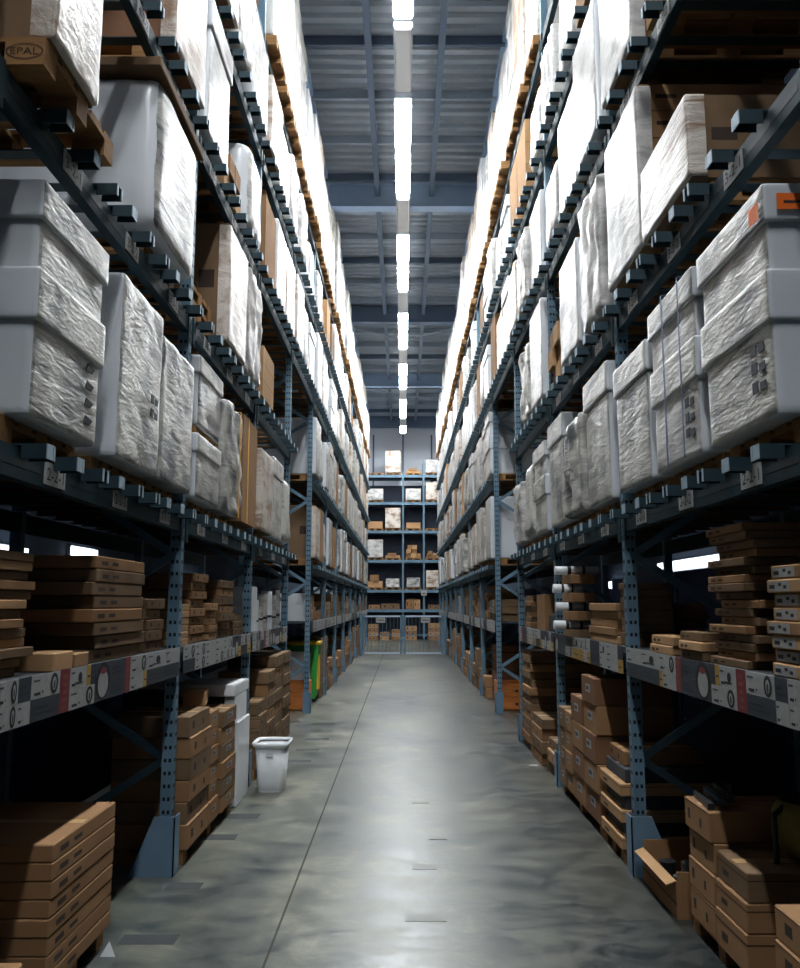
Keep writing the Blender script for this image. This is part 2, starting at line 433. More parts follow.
def rack(s):
    root = ob('pallet_rack', None, None, (s * 1.9, 0.0, 0))
    tag(root, 'blue steel pallet rack along the whole %s side of the aisle' % SIDE[s], 'pallet rack', 'pallet racks')
    off = Vector((-s * 1.9, 0, 0))
    def part(name, mb, par=None, smooth=False):
        o = ob(name, mb.mesh(name, smooth), par if par is not None else root)
        if par is None: o.location = off
        return o
    top = 8.25
    for i, d in enumerate(FR):
        fr = ob('upright_frame', None, root, off)
        for name, x0, x1 in (('post', XF, XF + 0.07), ('post', 2.4, 2.47)):
            m = MB(); w = 0.032
            m.box(s * x0, s * x1, d - w, d + w, 0.008, top, 'steel_post')
            if i < 6 and x0 == XF:       # punched holes, near face and aisle face
                z = 0.12
                while z < (top if i < 3 else 5):
                    for q in (0.3, 0.7):
                        m.quad([(s * (XF + 0.07 * q - 0.008), d - w - 0.0008, z), (s * (XF + 0.07 * q + 0.008), d - w - 0.0008, z), (s * (XF + 0.07 * q + 0.008), d - w - 0.0008, z + 0.022), (s * (XF + 0.07 * q - 0.008), d - w - 0.0008, z + 0.022)], 'hole')
                        m.quad([(s * (XF - 0.0008), d - 0.064 * (q - 0.5) - 0.008, z), (s * (XF - 0.0008), d - 0.064 * (q - 0.5) + 0.008, z), (s * (XF - 0.0008), d - 0.064 * (q - 0.5) + 0.008, z + 0.022), (s * (XF - 0.0008), d - 0.064 * (q - 0.5) - 0.008, z + 0.022)], 'hole')
                    z += 0.075
            ob(name, m.mesh(name), fr)
        # foot guard with a sloping side, and plain rear foot plate
        g = MB()
        if i in (1, 2, 8): out = [(1.355, 0.0), (1.64, 0.0), (1.60, 0.05), (1.48, 0.34), (1.355, 0.34)]
        else: out = [(1.355, 0.0), (1.47, 0.0), (1.47, 0.3), (1.355, 0.3)]
        g.poly(out, lambda a, z, t: (s * a, d - 0.07 - 0.008 * t, z), 'guard')
        hg = out[-1][1]
        g.poly([(-0.078, 0.0), (0.04, 0.0), (0.04, hg), (-0.078, hg)], lambda a, z, t: (s * (1.355 + 0.008 * t), d + a, z), 'guard')
        g.box(s * 1.363, s * out[1][0], d - 0.07, d + 0.04, 0.0, 0.008, 'guard')
        ob('foot_guard', g.mesh('foot_guard'), fr)
        g = MB(); g.box(s * 2.36, s * 2.54, d - 0.09, d + 0.09, 0.0, 0.008, 'guard'); ob('foot_plate', g.mesh('foot_plate'), fr)
        z = 0.05; k = 1; bm_ = MB()
        while z + 0.62 < top:
            a, b_ = (XF + 0.07, 2.4) if k % 2 == 0 else (2.4, XF + 0.07)
            if i < 7:
                bm_ = MB()
            bm_.bar((s * a, d, z), (s * b_, d, z + 0.6), 0.03, 0.045, 'steel_post')
            if i < 7: ob('brace', bm_.mesh('brace'), fr)
            z += 0.62; k += 1
        if i >= 7: ob('brace', bm_.mesh('brace'), fr)
    # beams
    for i in range(len(FR) - 1):
        d0, d1 = FR[i] + 0.033, FR[i + 1] - 0.033
        tiers = TIER[2:] if i == TUN else TIER
        for t, zt in enumerate(tiers):
            t += len(TIER) - len(tiers)
            z1 = zt - 0.012; z0 = z1 - 0.115
            m = MB()
            m.box(s * (XF + 0.0), s * (XF + 0.05), d0, d1, z0, z1, 'steel_beam')
            m.box(s * (XF - 0.0), s * (XF - 0.001), d0 + 0.1, d1 - 0.1, z0 + 0.045, z0 + 0.07, 'groove')
            for y in (d0, d1 - 0.05): m.box(s * (XF - 0.012), s * XF, y, y + 0.05, z0 - 0.06, z1 + 0.006, 'steel_beam')
            fb = part('front_beam', m)
            if i in (1, 2, 3) and t == 0 or (i in (1, 2) and t in (1, 2)):
                for k, (a, b_) in enumerate(slots(i)):
                    fb2 = code_plate(s, XF - 0.0012, a + 0.26, z0 + 0.014, 0.2, 0.088, '%d-%d-%d' % (2 + t, 2 + i - 1, k + 1))
                    p = ob('code_plate', fb2.mesh('code_plate', fix=False), fb)
            m = MB(); m.box(s * 2.4, s * 2.45, d0, d1, z0, z1, 'steel_beam'); part('rear_beam', m)
        if i != TUN:
            m = MB(); m.box(s * (XF + 0.0), s * (XF + 0.04), d0, d1, SHELF - 0.13, SHELF - 0.03, 'steel_beam'); m.box(s * 2.36, s * 2.4, d0, d1, SHELF - 0.13, SHELF - 0.03, 'steel_beam'); part('shelf_beam', m)
            m = MB(); m.box(s * (XF + 0.01), s * 2.39, d0 + 0.003, d1 - 0.003, SHELF - 0.029, SHELF, 'board'); part('shelf_board', m)
            m = MB(); x = 2.51
            for k in range(14):
                z = 0.06 + k * 0.13
                m.box(s * x, s * (x + 0.012), d0, d1, z, z + 0.118, 'sheet')
            m.box(s * (x + 0.012), s * (x + 0.02), d0, d1, 0.06, 1.88, 'sheet')
            part('back_panel', m)
    # pallet support bars: the nearest hundred as parts, the others as one
    n = 0; rest = MB()
    for i in list(range(1, len(FR) - 1)) + [0]:
        for t, zt in enumerate(TIER):
            if (i == TUN and t < 2) or t == 4: continue
            for (a, b_) in slots(i):
                for y in (a + 0.03, a + 0.315, a + 0.60):
                    q = MB() if n < 100 else rest
                    q.box(s * 1.285, s * 2.39, y, y + 0.07, zt - 0.006, zt, 'bar')
                    q.box(s * 1.285, s * (XF - 0.014), y, y + 0.006, zt - 0.055, zt - 0.006, 'bar')
                    q.box(s * 1.285, s * (XF - 0.014), y + 0.064, y + 0.07, zt - 0.055, zt - 0.006, 'bar')
                    q0 = 0.014 if (int(round(y * 100)) % 2) else 0.05
                    q.box(s * 1.281, s * 1.285, y, y + q0, zt - 0.055, zt, 'bar_end_lit'); q.box(s * 1.281, s * 1.285, y + 0.056, y + 0.07, zt - 0.055, zt, 'bar_end_lit')
                    if n < 100: part('support_bar', q)
                    n += 1
    r = part('support_bar', rest); r['kind'] = 'stuff'
    return root
RACK = {s: rack(s) for s in (-1, 1)}

# ------------------------------------------------------------------ pallets
def pallet_parts(w=0.70, dp=0.92, h=0.105):
    """origin at the bottom centre, local +X towards the aisle"""
    dk = MB(); t = 0.018
    for k in range(5):
        y = -w / 2 + k * (w - 0.11) / 4
        dk.box(-dp / 2, dp / 2, y, y + 0.11, h - t, h, 'wood')
    for x in (-dp / 2, -0.07, dp / 2 - 0.14): dk.box(x, x + 0.14, -w / 2, w / 2, h - 2 * t, h - t, 'wood')
    bl = []
    for x in (-dp / 2, -0.07, dp / 2 - 0.14):
        for y in (-w / 2, -0.05, w / 2 - 0.1):
            q = MB(); q.box(x, x + 0.14, y, y + 0.1, t, h - 2 * t, 'wood'); bl.append(q.mesh('block'))
    bt = MB()
    for y in (-w / 2, -0.05, w / 2 - 0.1): bt.box(-dp / 2, dp / 2, y, y + 0.1, 0, t, 'wood')
    return dk.mesh('deck'), bl, bt.mesh('runner')
PD, PB, PR = pallet_parts()
def whole_pallet():
    m = MB()
    for me in [PD, PR] + PB:
        b = len(m.v); m.v += [tuple(v.co) for v in me.vertices]
        for p in me.polygons: m.f.append(tuple(b + i for i in p.vertices)); m.m.append(m.mi('wood'))
    return m.mesh('pallet')
PW = whole_pallet()
def pallet(loc, rz, label, near, group='wooden pallets'):
    if near:
        e = ob('wooden_pallet', None, None, loc, rz)
        ob('deck', PD, e); ob('runner', PR, e)
        for b in PB: ob('block', b, e)
    else:
        e = ob('wooden_pallet', PW, None, loc, rz)
    return tag(e, label, 'pallet', group)

# ------------------------------------------------------------------ wrapped loads
def film_body(dx, dy, dz, seed, amp, kx, ky, r=0.03, cuts=15, z0=0.0, taper=0.0, pleat=0.0, kt=None):
    """rounded box of film, crumpled; origin bottom centre"""
    bm = bmesh.new()
    bmesh.ops.create_cube(bm, size=2.0)
    bmesh.ops.subdivide_edges(bm, edges=bm.edges[:], cuts=cuts, use_grid_fill=True)
    hx, hy, hz = dx / 2, dy / 2, dz / 2
    sv = Vector((seed * 3.1, seed * 7.7, seed * 1.3))
    for v in bm.verts:
        n = v.co.copy()
        p = Vector([math.sin(c * PI / 2) for c in n])
        p = Vector((p.x * hx, p.y * hy, p.z * hz))
        q = Vector((max(-hx + r, min(hx - r, p.x)), max(-hy + r, min(hy - r, p.y)), max(-hz + r, min(hz - r, p.z))))
        dlt = p - q
        if dlt.length > 1e-6:
            dn = dlt.normalized(); p = q + dn * r
        else: dn = Vector((0, 0, 0))
        side = Vector((dn.x, dn.y, dn.z * 0.5))
        w = noise.noise(Vector((p.x * 5, p.y * 7, p.z * 3.2)) + sv) * 0.65 + noise.noise(Vector((p.x * 13, p.y * 17 + p.z * 8, p.z * 9)) + sv) * 0.35
        p = p + side * (w * amp)
        if pleat and abs(dn.x) > 0.5:
            p.x += math.copysign(abs(math.sin((p.z * 1.0 + p.y * 0.7) * 14 + seed)) * pleat, dn.x)
        f = 1.0 - taper * (p.z / dz + 0.5)
        p.x *= f; p.y *= f
        v.co = (p.x, p.y, max(p.z + hz, 0.0) + z0)
    me = bpy.data.meshes.new('film')
    bm.to_mesh(me); bm.free()
    mats = [kx, ky, kt or ky]
    for k in mats: me.materials.append(M[k])
    for p in me.polygons:
        n = p.normal
        p.material_index = 0 if abs(n.x) > 0.72 else (2 if abs(n.z) > 0.72 else 1)
        p.use_smooth = True
    return me

W, DPT = 0.72, 1.05
KIND = {}
def kind(name, parts, look): KIND.setdefault(name, []).append((parts, look))
# every entry: list of (part name, mesh); the first is the thing's main body; height 0.9 before scaling
for v in range(3):
    kx = ('film', 'film_dark', 'film_white')[v]
    kind('capped', [('wrapped_body', film_body(DPT - 0.03, W - 0.04, 0.70, v + 1, 0.006, kx, 'film_smooth', 0.016)),
                    ('top_cap', film_body(DPT, W, 0.20, v + 4, 0.004, 'film' if v < 2 else 'film_white', 'film_smooth', 0.010, 11, 0.7))],
         'film-wrapped load with overhanging cap')
    kind('banded', [('wrapped_body', film_body(DPT - 0.03, W - 0.045, 0.9, v + 11, 0.006, kx, 'film_smooth', 0.016)),
                    ('middle_band', film_body(DPT, W - 0.01, 0.20, v + 14, 0.004, 'film', 'film_smooth', 0.009, 11, 0.36)),
                    ('top_cap', film_body(DPT, W, 0.15, v + 17, 0.004, 'film', 'film_smooth', 0.009, 11, 0.75))],
         'film-wrapped load with two stepped bands')
    kind('plain', [('wrapped_body', film_body(DPT, W, 0.9, v + 21, 0.008, kx, 'film_smooth' if v != 1 else 'film', 0.018, 17, pleat=0.004))], 'film-wrapped load')
    kind('crumpled', [('wrapped_body', film_body(DPT, W - 0.09, 0.9, v + 31, 0.045, kx, kx, 0.04, 19, pleat=0.012))], 'crumpled film-wrapped load')
    kind('rounded', [('wrapped_body', film_body(DPT, W - 0.02, 0.9, v + 41, 0.02, kx, 'film_smooth', 0.13, 17, taper=0.05))], 'rounded film-wrapped load')
def carton_block(dx, dy, dz, rows, k='card', z0=0.0):
    m = MB(); g = 0.006; h = dz / rows
    for i in range(rows):
        m.box(-dx / 2, dx / 2, -dy / 2, dy / 2, z0 + i * h, z0 + (i + 1) * h - g, k)
        m.box(-dx / 2 + 0.004, dx / 2 - 0.004, -dy / 2 + 0.004, dy / 2 - 0.004, z0 + (i + 1) * h - g, z0 + (i + 1) * h, 'seam')
        for t in (-1, 1):
            e = t * (dy / 2 + 0.0008)
            m.quad([(dx * 0.28, e, z0 + (i + .45) * h), (dx * 0.4, e, z0 + (i + .45) * h), (dx * 0.4, e, z0 + (i + .6) * h), (dx * 0.28, e, z0 + (i + .6) * h)], 'print')
            m.quad([(-dx * 0.5 + .1, e, z0 + (i + .45) * h), (-dx * 0.5 + .22, e, z0 + (i + .45) * h), (-dx * 0.5 + .22, e, z0 + (i + .6) * h), (-dx * 0.5 + .1, e, z0 + (i + .6) * h)], 'print')
    return m.mesh('carton_block')
def film_sheet(seed, kx, y=W, z=0.87, wrap=0.09, x=DPT / 2):
    """film clinging to the aisle face, and to its twin at the rear"""
    m = film_body(DPT + 0.012, y, z, seed, 0.008, kx, kx, 0.012, 15, 0.01, pleat=0.003)
    bm = bmesh.new(); bm.from_mesh(m)
    bmesh.ops.delete(bm, geom=[f for f in bm.faces if f.calc_center_median().x < DPT / 2 - wrap], context='FACES')
    bm.to_mesh(m); bm.free()
    return m
for v in range(3):
    kind('carton', [('carton_block', carton_block(DPT - 0.03, W - 0.035, 0.9, (1, 6, 2)[v], ('card_b', 'card', 'card_red')[v])), ('clear_film', film_sheet(50 + v, ('film_brown', 'film_white', 'film_brown')[v]))],
         'brown carton load with film-covered face')
    kind('brown', [('carton_block', carton_block(DPT - 0.02, W - 0.06, 0.9, (1, 3, 7)[v], ('card', 'card_c', 'card_b')[v]))], 'bare brown carton load')
def strap_mesh(y, k, dz=0.9, w=0.022, dx=DPT + 0.03):
    m = MB(); x = dx / 2
    for t in (-1, 1): m.box(t * x, t * (x + 0.002), y - w / 2, y + w / 2, 0.0, dz + 0.006, k)
    m.box(-x, x, y - w / 2, y + w / 2, dz + 0.006, dz + 0.008, k)
    return m.mesh('strap')
STRAP = {('y', 0.18): strap_mesh(0.18, 'strap_y'), ('y', -0.1): strap_mesh(-0.1, 'strap_y', w=0.05, dx=DPT - 0.018), ('b', -0.05): strap_mesh(-0.05, 'strap_b'), ('b', 0.2): strap_mesh(0.2, 'strap_b', w=0.014)}

def low_heap(v):
    m = []; rnd = random.Random(v)
    z = 0
    rows = 3 if v else 2
    for r_ in range(rows):
        h = 0.9 / rows; n = 3 - (r_ > 0) - (r_ > 1 and v > 1)
        for i in range(n):
            y0 = -W / 2 + 0.02 + i * (W - 0.04) / 3 + 0.1 * (r_ > 0) * rnd.random()
            q = MB(); q.box(-DPT / 2 + 0.02, DPT / 2 - 0.02 - rnd.random() * 0.06, y0, y0 + (W - 0.06) / 3, z, z + h - 0.002, ('card', 'card_c', 'card_b')[rnd.randrange(3)])
            m.append(('carton', q.mesh('carton')))
        z += h
    return m
for v in range(3): kind('heap', low_heap(v), 'low loose heap of brown cartons')

TIERN = ['first tier', 'second tier', 'third tier', 'fourth tier', 'top tier']
SLOTN = ['near slot', 'middle slot', 'far slot']
BAYN = {i: ORD[i - 1] for i in range(1, 20)}
COLW = {'capped': 'pale', 'banded': 'pale', 'plain': 'pale', 'crumpled': 'pale', 'rounded': 'pale'}
def place_word(s, i, t, k):
    if i == 0: return '%s, %s bay, added unseen, %s' % (SLOTN[k], SIDE[s], TIERN[t])  # unseen bay: its loads are added to shade the bays in view
    if i == TUN: b = 'cross-aisle bay'
    else: b = BAYN[i if i < TUN else i - 1] + ' bay'
    return '%s of the %s %s, %s' % (SLOTN[k], SIDE[s], b, TIERN[t])

LOADN = {'capped': 'wrapped_load', 'banded': 'wrapped_load', 'plain': 'wrapped_load', 'crumpled': 'wrapped_load', 'rounded': 'wrapped_load', 'carton': 'carton_load', 'brown': 'carton_load', 'heap': 'carton_heap'}
def load(kd, v, loc, rz, h, label, group, sy=1.0, sx=1.0, straps=(), extra=()):
    parts, look = KIND[kd][v % 3]
    sc = (sx, sy, h / 0.9)
    if len(parts) == 1 and not straps and not extra:
        o = ob(LOADN[kd], parts[0][1], None, loc, rz, sc)
    else:
        o = ob(LOADN[kd], None, None, loc, rz, sc)
        for n, me in parts: ob(n, me, o)
        for key in straps: ob('strap', STRAP[key], o)
        for n, me in extra:
            c = ob(n, me, o)
            if n == 'orange_sticker': c['label'] = 'orange sticker'
    tag(o, label, 'pallet load', group)
    return o
def white_or(kd, v, t):
    l = KIND[kd][v % 3][1]
    if kd in COLW: l = ('white ' if v % 3 == 2 else 'grey ' if v % 3 == 1 else 'pale ') + l
    return l

# label stickers used by single loads
def sticker(pts, k='orange_label', lines=0):
    m = MB(); m.quad(pts, k); return m.mesh('sticker', fix=False)
def orange_set():
    a = MB(); x = DPT / 2 + 0.014; y = -W / 2 - 0.012
    # aisle face and camera-facing end of the right-hand load (local +Y end faces the camera there)
    a.quad([(x, W / 2 - 0.1, 0.76), (x, W / 2 - 0.015, 0.76), (x, W / 2 - 0.015, 0.83), (x, W / 2 - 0.1, 0.83)], 'orange_label')
    b = MB(); e = W / 2 + 0.014
    b.quad([(0.48, e, 0.785), (0.34, e, 0.785), (0.34, e, 0.85), (0.48, e, 0.85)], 'orange_label')
    b.quad([(0.455, e + .001, 0.81), (0.37, e + .001, 0.81), (0.37, e + .001, 0.82), (0.455, e + .001, 0.82)], 'ink')
    return [('orange_sticker', a.mesh('orange_sticker', fix=False)), ('orange_sticker', b.mesh('orange_sticker', fix=False))]
def print_block(rows, y0, z0, x=DPT / 2 - 0.009):
    out = []
    for r_ in range(rows):
        for c_ in range(2):
            m = MB(); m.box(x - 0.003, x, y0 + c_ * 0.07, y0 + c_ * 0.07 + 0.05, z0 + r_ * 0.075, z0 + r_ * 0.075 + 0.045 - 0.012 * c_, 'slate')
            out.append(('printed_mark', m.mesh('printed_mark')))
    return out
def arrows(y0, z0):
    out = []; x = DPT / 2 - 0.009
    for r_ in range(4):
        z = z0 + r_ * 0.075; m = MB()
        m.poly([(y0, z), (y0 + 0.07, z), (y0 + 0.1, z + 0.025), (y0 + 0.02, z + 0.035)], lambda a, b, t: (x - 0.003 * t, a, b), 'ink')
        out.append(('printed_mark', m.mesh('printed_mark')))
    return out

# (side, bay, tier, slot): kind, variant, height, straps, extra, sy, dx(out), dd   -- None = empty place
L = -1; R = 1
SPEC = {
 (L, 1, 0, 0): dict(k='banded', v=0, h=0.9, extra=arrows(0.17, 0.08), sy=0.98),
 (L, 1, 0, 1): dict(k='plain', v=0, h=0.9, dd=0.1, sy=0.94, extra=print_block(2, 0.16, 0.3, DPT / 2 + 0.010)),
 (L, 1, 0, 2): dict(k='plain', v=1, h=0.82, dd=0.03, sy=0.95),
 (L, 2, 0, 0): dict(k='twotier', v=0, h=0.95),
 (L, 2, 0, 1): dict(k='crumpled', v=0, h=0.86, straps=[('y', 0.18)]),
 (L, 2, 0, 2): dict(k='brown', v=0, h=0.92, straps=[('y', -0.1)]),
 (L, 3, 0, 0): dict(k='carton', v=0, h=0.8), (L, 3, 0, 1): dict(k='capped', v=2, h=0.84), (L, 3, 0, 2): dict(k='rounded', v=0, h=0.78),
 (R, 1, 0, 0): dict(k='banded', v=0, h=0.88, extra=orange_set() + print_block(3, 0.15, 0.12)),
 (R, 1, 0, 1): dict(k='banded', v=2, h=0.88, straps=[('b', -0.05), ('b', 0.2)], extra=print_block(3, 0.16, 0.1)),
 (R, 1, 0, 2): dict(k='capped', v=1, h=0.78), (R, 2, 0, 0): dict(k='capped', v=0, h=0.92),
 (R, 2, 0, 1): dict(k='crumpled', v=1, h=0.76), (R, 2, 0, 2): dict(k='capped', v=1, h=0.93), (R, 3, 0, 0): dict(k='banded', v=0, h=0.86),
 (R, 3, 0, 1): dict(k='rounded', v=0, h=0.84), (R, 3, 0, 2): dict(k='crumpled', v=2, h=0.7),
 # second tier
 (L, 1, 1, 0): dict(k='carton', v=0, h=0.95, epal=True, dd=-0.25, ldd=-0.12, out=0.10, sy=0.6), (L, 1, 1, 1): None, (L, 1, 1, 2): dict(k='lidded', v=1, h=0.93, dd=-0.24, out=0.03, sy=1.3),
 (L, 2, 1, 0): dict(k='pallets', v=0, h=0), (L, 2, 1, 1): dict(k='carton', v=0, h=0.96), (L, 2, 1, 2): dict(k='crumpled', v=2, h=0.95, sy=1.05),
 (L, 3, 1, 0): dict(k='brown', v=1, h=0.5), (L, 3, 1, 1): None, (L, 3, 1, 2): dict(k='bare', v=0, h=0),
 (R, 1, 1, 0): None, (R, 1, 1, 1): dict(k='carton', v=0, h=0.42, sy=1.06, dd=-0.03), (R, 1, 1, 2): dict(k='carton', v=1, h=1.0, sy=1.03, dd=-0.03),
 (R, 2, 1, 0): dict(k='crumpled', v=2, h=0.98), (R, 2, 1, 1): dict(k='plain', v=2, h=0.84), (R, 2, 1, 2): dict(k='heap', v=1, h=0.5),
 (R, 3, 1, 0): dict(k='plain', v=2, h=0.98), (R, 3, 1, 1): dict(k='crumpled', v=0, h=0.8), (R, 3, 1, 2): None,
 # third tier
 (L, 1, 2, 0): None, (L, 1, 2, 1): None, (L, 1, 2, 2): dict(k='carton', v=2, h=0.95),
 (L, 2, 2, 0): dict(k='capped', v=2, h=0.98), (L, 2, 2, 1): dict(k='heap', v=0, h=0.3), (L, 2, 2, 2): dict(k='rounded', v=2, h=0.85),
 (R, 1, 2, 0): None, (R, 1, 2, 1): dict(k='heap', v=0, h=0.4), (R, 1, 2, 2): dict(k='carton', v=1, h=0.98), (R, 2, 2, 0): dict(k='plain', v=2, h=1.0),
}
LID = MB(); LID.box(-0.54, 0.54, -0.38, 0.38, 0.9, 0.96, 'card_b'); LIDM = bevel_mesh(LID.mesh('carton_lid'), 0.006)
SPACER = MB(); SPACER.box(-0.5, 0.5, -0.34, 0.34, 0.44, 0.455, 'wood')
for y in (-0.34, -0.05, 0.24): SPACER.box(-0.5, 0.5, y, y + 0.1, 0.405, 0.44, 'wood')
SPM = SPACER.mesh('spacer')

rnd = random.Random(21)
NEARBAYS = (1, 2, 3)
def fill():
    for s in (-1, 1):
        rz = 0.0 if s < 0 else PI
        for i in list(range(1, len(FR) - 1)) + [0]:
            for t, zt in enumerate(TIER):
                if i == TUN and t < 2: continue
                # higher tiers of the first bays lie above the frame
                if (i == 1 and t >= 3) or (i == 2 and t == 4) or (i == 0 and t == 4): continue
                for k, (a, b) in enumerate(slots(i)):
                    sp = SPEC.get((s, i, t, k), 'rand')
                    if sp is None: continue
                    if sp == 'rand':
                        r_ = rnd.random()
                        if r_ < (0.04 if t else 0.10) and t < 4: continue
                        kd = rnd.choices(['capped', 'banded', 'plain', 'crumpled', 'rounded', 'carton', 'brown', 'heap'], [3, 1.5, 4.5, 3, 2, 3.6, 2.2, 0.7])[0]
                        if t == 4 and kd in ('heap', 'brown'): kd = 'plain'
                        v = rnd.randrange(3)
                        if t >= 2 and kd in COLW and rnd.random() < 0.6: v = 2
                        h = rnd.uniform(0.72, 0.98) if kd != 'heap' else rnd.uniform(0.3, 0.5)
                        if kd == 'crumpled': h = min(h, 0.9)
                        if i == 0 and kd == 'heap': kd = 'plain'; h = 0.9
                        if t == 4: h = rnd.uniform(1.45, 1.95)
                        st = [(rnd.choice([('y', 0.18), ('b', 0.2)]))] if rnd.random() < 0.06 else []
                        sp = dict(k=kd, v=v, h=h, straps=st, dd=rnd.uniform(-0.02, 0.02), sy=rnd.uniform(0.95, 1.0), out=rnd.uniform(-0.03, 0.02))
                    d = (a + b) / 2 + sp.get('dd', 0)
                    x = 1.34 + DPT / 2 - sp.get('out', 0.0)
                    w = place_word(s, i, t, k)
                    near = i in (1, 2) or (i == 3 and t == 0)
                    kd = sp['k']
                    if t == 4: zt = TIER[4] - 0.005
                    px = s * ((1.30 if t == 4 else 1.36 if sp.get('epal') or t == 4 else 1.45) + 0.46 - sp.get('out', 0.0))
                    if kd == 'pallets':
                        for q in range(3): pallet((px, d, zt + 0.001 + 0.106 * q), rz, 'empty wooden pallet, %s in the bare stack, left second bay, second tier' % ORD[q], True)
                        continue
                    p = pallet((px, d, zt + 0.001), rz, ('empty wooden pallet in the ' if kd == 'bare' else 'wooden pallet in the ') + w, near)
                    if sp.get('epal'):
                        m = MB(); add_text(m, 'EPAL', (-0.05, -0.0006, -0.012), (1, 0, 0), (0, 0, 1), 0.028, 'print', 0.1)
                        for q in range(24):
                            t0, t1 = 2 * PI * q / 24, 2 * PI * (q + 1) / 24
                            m.quad([(0.066 * math.cos(t0), -0.0006, 0.03 * math.sin(t0)), (0.066 * math.cos(t1), -0.0006, 0.03 * math.sin(t1)), (0.062 * math.cos(t1), -0.0006, 0.027 * math.sin(t1)), (0.062 * math.cos(t0), -0.0006, 0.027 * math.sin(t0))], 'print')
                        ob('stamped_mark', m.mesh('stamped_mark', fix=False), p, (0.39, -0.3515, 0.05))
                    if kd == 'bare': continue
                    loc = (s * x, d + sp.get('ldd', 0), zt + 0.1065)
                    g = 'pallet loads on the %s rack' % SIDE[s]
                    if kd == 'twotier':
                        e = ob('wrapped_load', None, None, loc, rz, (1, 1, sp['h'] / 0.9))
                        ob('lower_body', film_body(DPT - 0.02, W - 0.03, 0.405, 71, 0.01, 'film_dark', 'film_smooth', 0.025), e)
                        ob('lower_cap', film_body(DPT, W, 0.12, 72, 0.006, 'film', 'film_smooth', 0.014, 11, 0.29), e)
                        ob('spacer', SPM, e)
                        ob('upper_body', film_body(DPT - 0.02, W - 0.03, 0.445, 73, 0.01, 'film_dark', 'film_smooth', 0.025, 15, 0.456), e)
                        ob('top_cap', film_body(DPT, W, 0.12, 74, 0.006, 'film', 'film_smooth', 0.014, 11, 0.79), e)
                        tag(e, 'grey two-layer wrapped load with wood between, ' + w, 'pallet load', g); continue
                    if kd == 'lidded':
                        e = ob('wrapped_load', None, None, loc, rz, (1, sp['sy'], sp['h'] / 0.96))
                        ob('wrapped_body', film_body(DPT, W - 0.06, 0.9, 81, 0.015, 'film_dark', 'film_smooth', 0.07, 17), e); ob('carton_lid', LIDM, e)
                        tag(e, 'grey wrapped load under a brown lid, ' + w, 'pallet load', g); continue
                    load(kd, sp['v'], loc, rz, sp['h'], white_or(kd, sp['v'], t) + ', ' + w, g, sp.get('sy', 1.0), 1.0, sp.get('straps', ()), sp.get('extra', ()))
fill()

# ------------------------------------------------------------------ cartons on the shelf and the floor
_cm = {}
def carton_mesh(dx, dy, dz, style, k):
    key = (round(dx, 3), round(dy, 3), round(dz, 3), style, k)
    if key in _cm: return _cm[key]
    m = MB(); m.box(-dx / 2, dx / 2, -dy / 2, dy / 2, 0, dz, k)
    me = bevel_mesh(m.mesh('carton'), min(0.005, dz * 0.1))
    q = MB(); x = dx / 2 + 0.0008
    def r(y0, y1, z0, z1, kk, e=0.0): q.quad([(x + e, y0 * dy, z0 * dz), (x + e, y1 * dy, z0 * dz), (x + e, y1 * dy, z1 * dz), (x + e, y0 * dy, z1 * dz)], kk)
    if style == 'flat':
        r(-0.40, -0.28, 0.3, 0.62, 'print'); r(-0.20, -0.08, 0.35, 0.6, 'print')
    elif style == 'label':
        r(-0.18, 0.2, 0.42, 0.72, 'white_label'); r(-0.14, 0.1, 0.5, 0.64, 'slate', 0.0005)
    elif style == 'end_label':
        r(-0.46, -0.12, 0.12, 0.85, 'white_label'); r(-0.45, -0.36, 0.3, 0.6, 'ink', 0.0005); r(-0.3, -0.25, 0.5, 0.72, 'ink', 0.0005); r(-0.22, -0.17, 0.3, 0.55, 'ink', 0.0005)
    elif style == 'marks':
        r(-0.36, -0.26, 0.35, 0.7, 'print'); r(0.12, 0.2, 0.3, 0.6, 'print'); r(-0.5, 0.5, 0.93, 0.96, 'seam')
    elif style == 'lid':
        r(-0.5, 0.5, 0.72, 0.76, 'seam'); r(-0.3, -0.1, 0.3, 0.5, 'print')
        for e in (-1, 1): q.quad([(-dx / 2, e * (dy / 2 + 0.0008), dz * .72), (dx / 2, e * (dy / 2 + 0.0008), dz * .72), (dx / 2, e * (dy / 2 + 0.0008), dz * .76), (-dx / 2, e * (dy / 2 + 0.0008), dz * .76)], 'seam')
    q.quad([(-dx / 2 + .01, -0.03, dz + 0.0006), (dx / 2 - .01, -0.03, dz + 0.0006), (dx / 2 - .01, 0.03, dz + 0.0006), (-dx / 2 + .01, 0.03, dz + 0.0006)], 'tape')
    bm = bmesh.new(); bm.from_mesh(me)
    base = len(me.materials)
    qm = q.mesh('q', fix=False)
    for kk in q.mats: me.materials.append(M[kk])
    n0 = len(bm.faces); bm.from_mesh(qm); bm.faces.ensure_lookup_table()
    for f in bm.faces[n0:]: f.material_index += base
    bm.to_mesh(me); bm.free(); bpy.data.meshes.remove(qm)
    _cm[key] = me
    return me

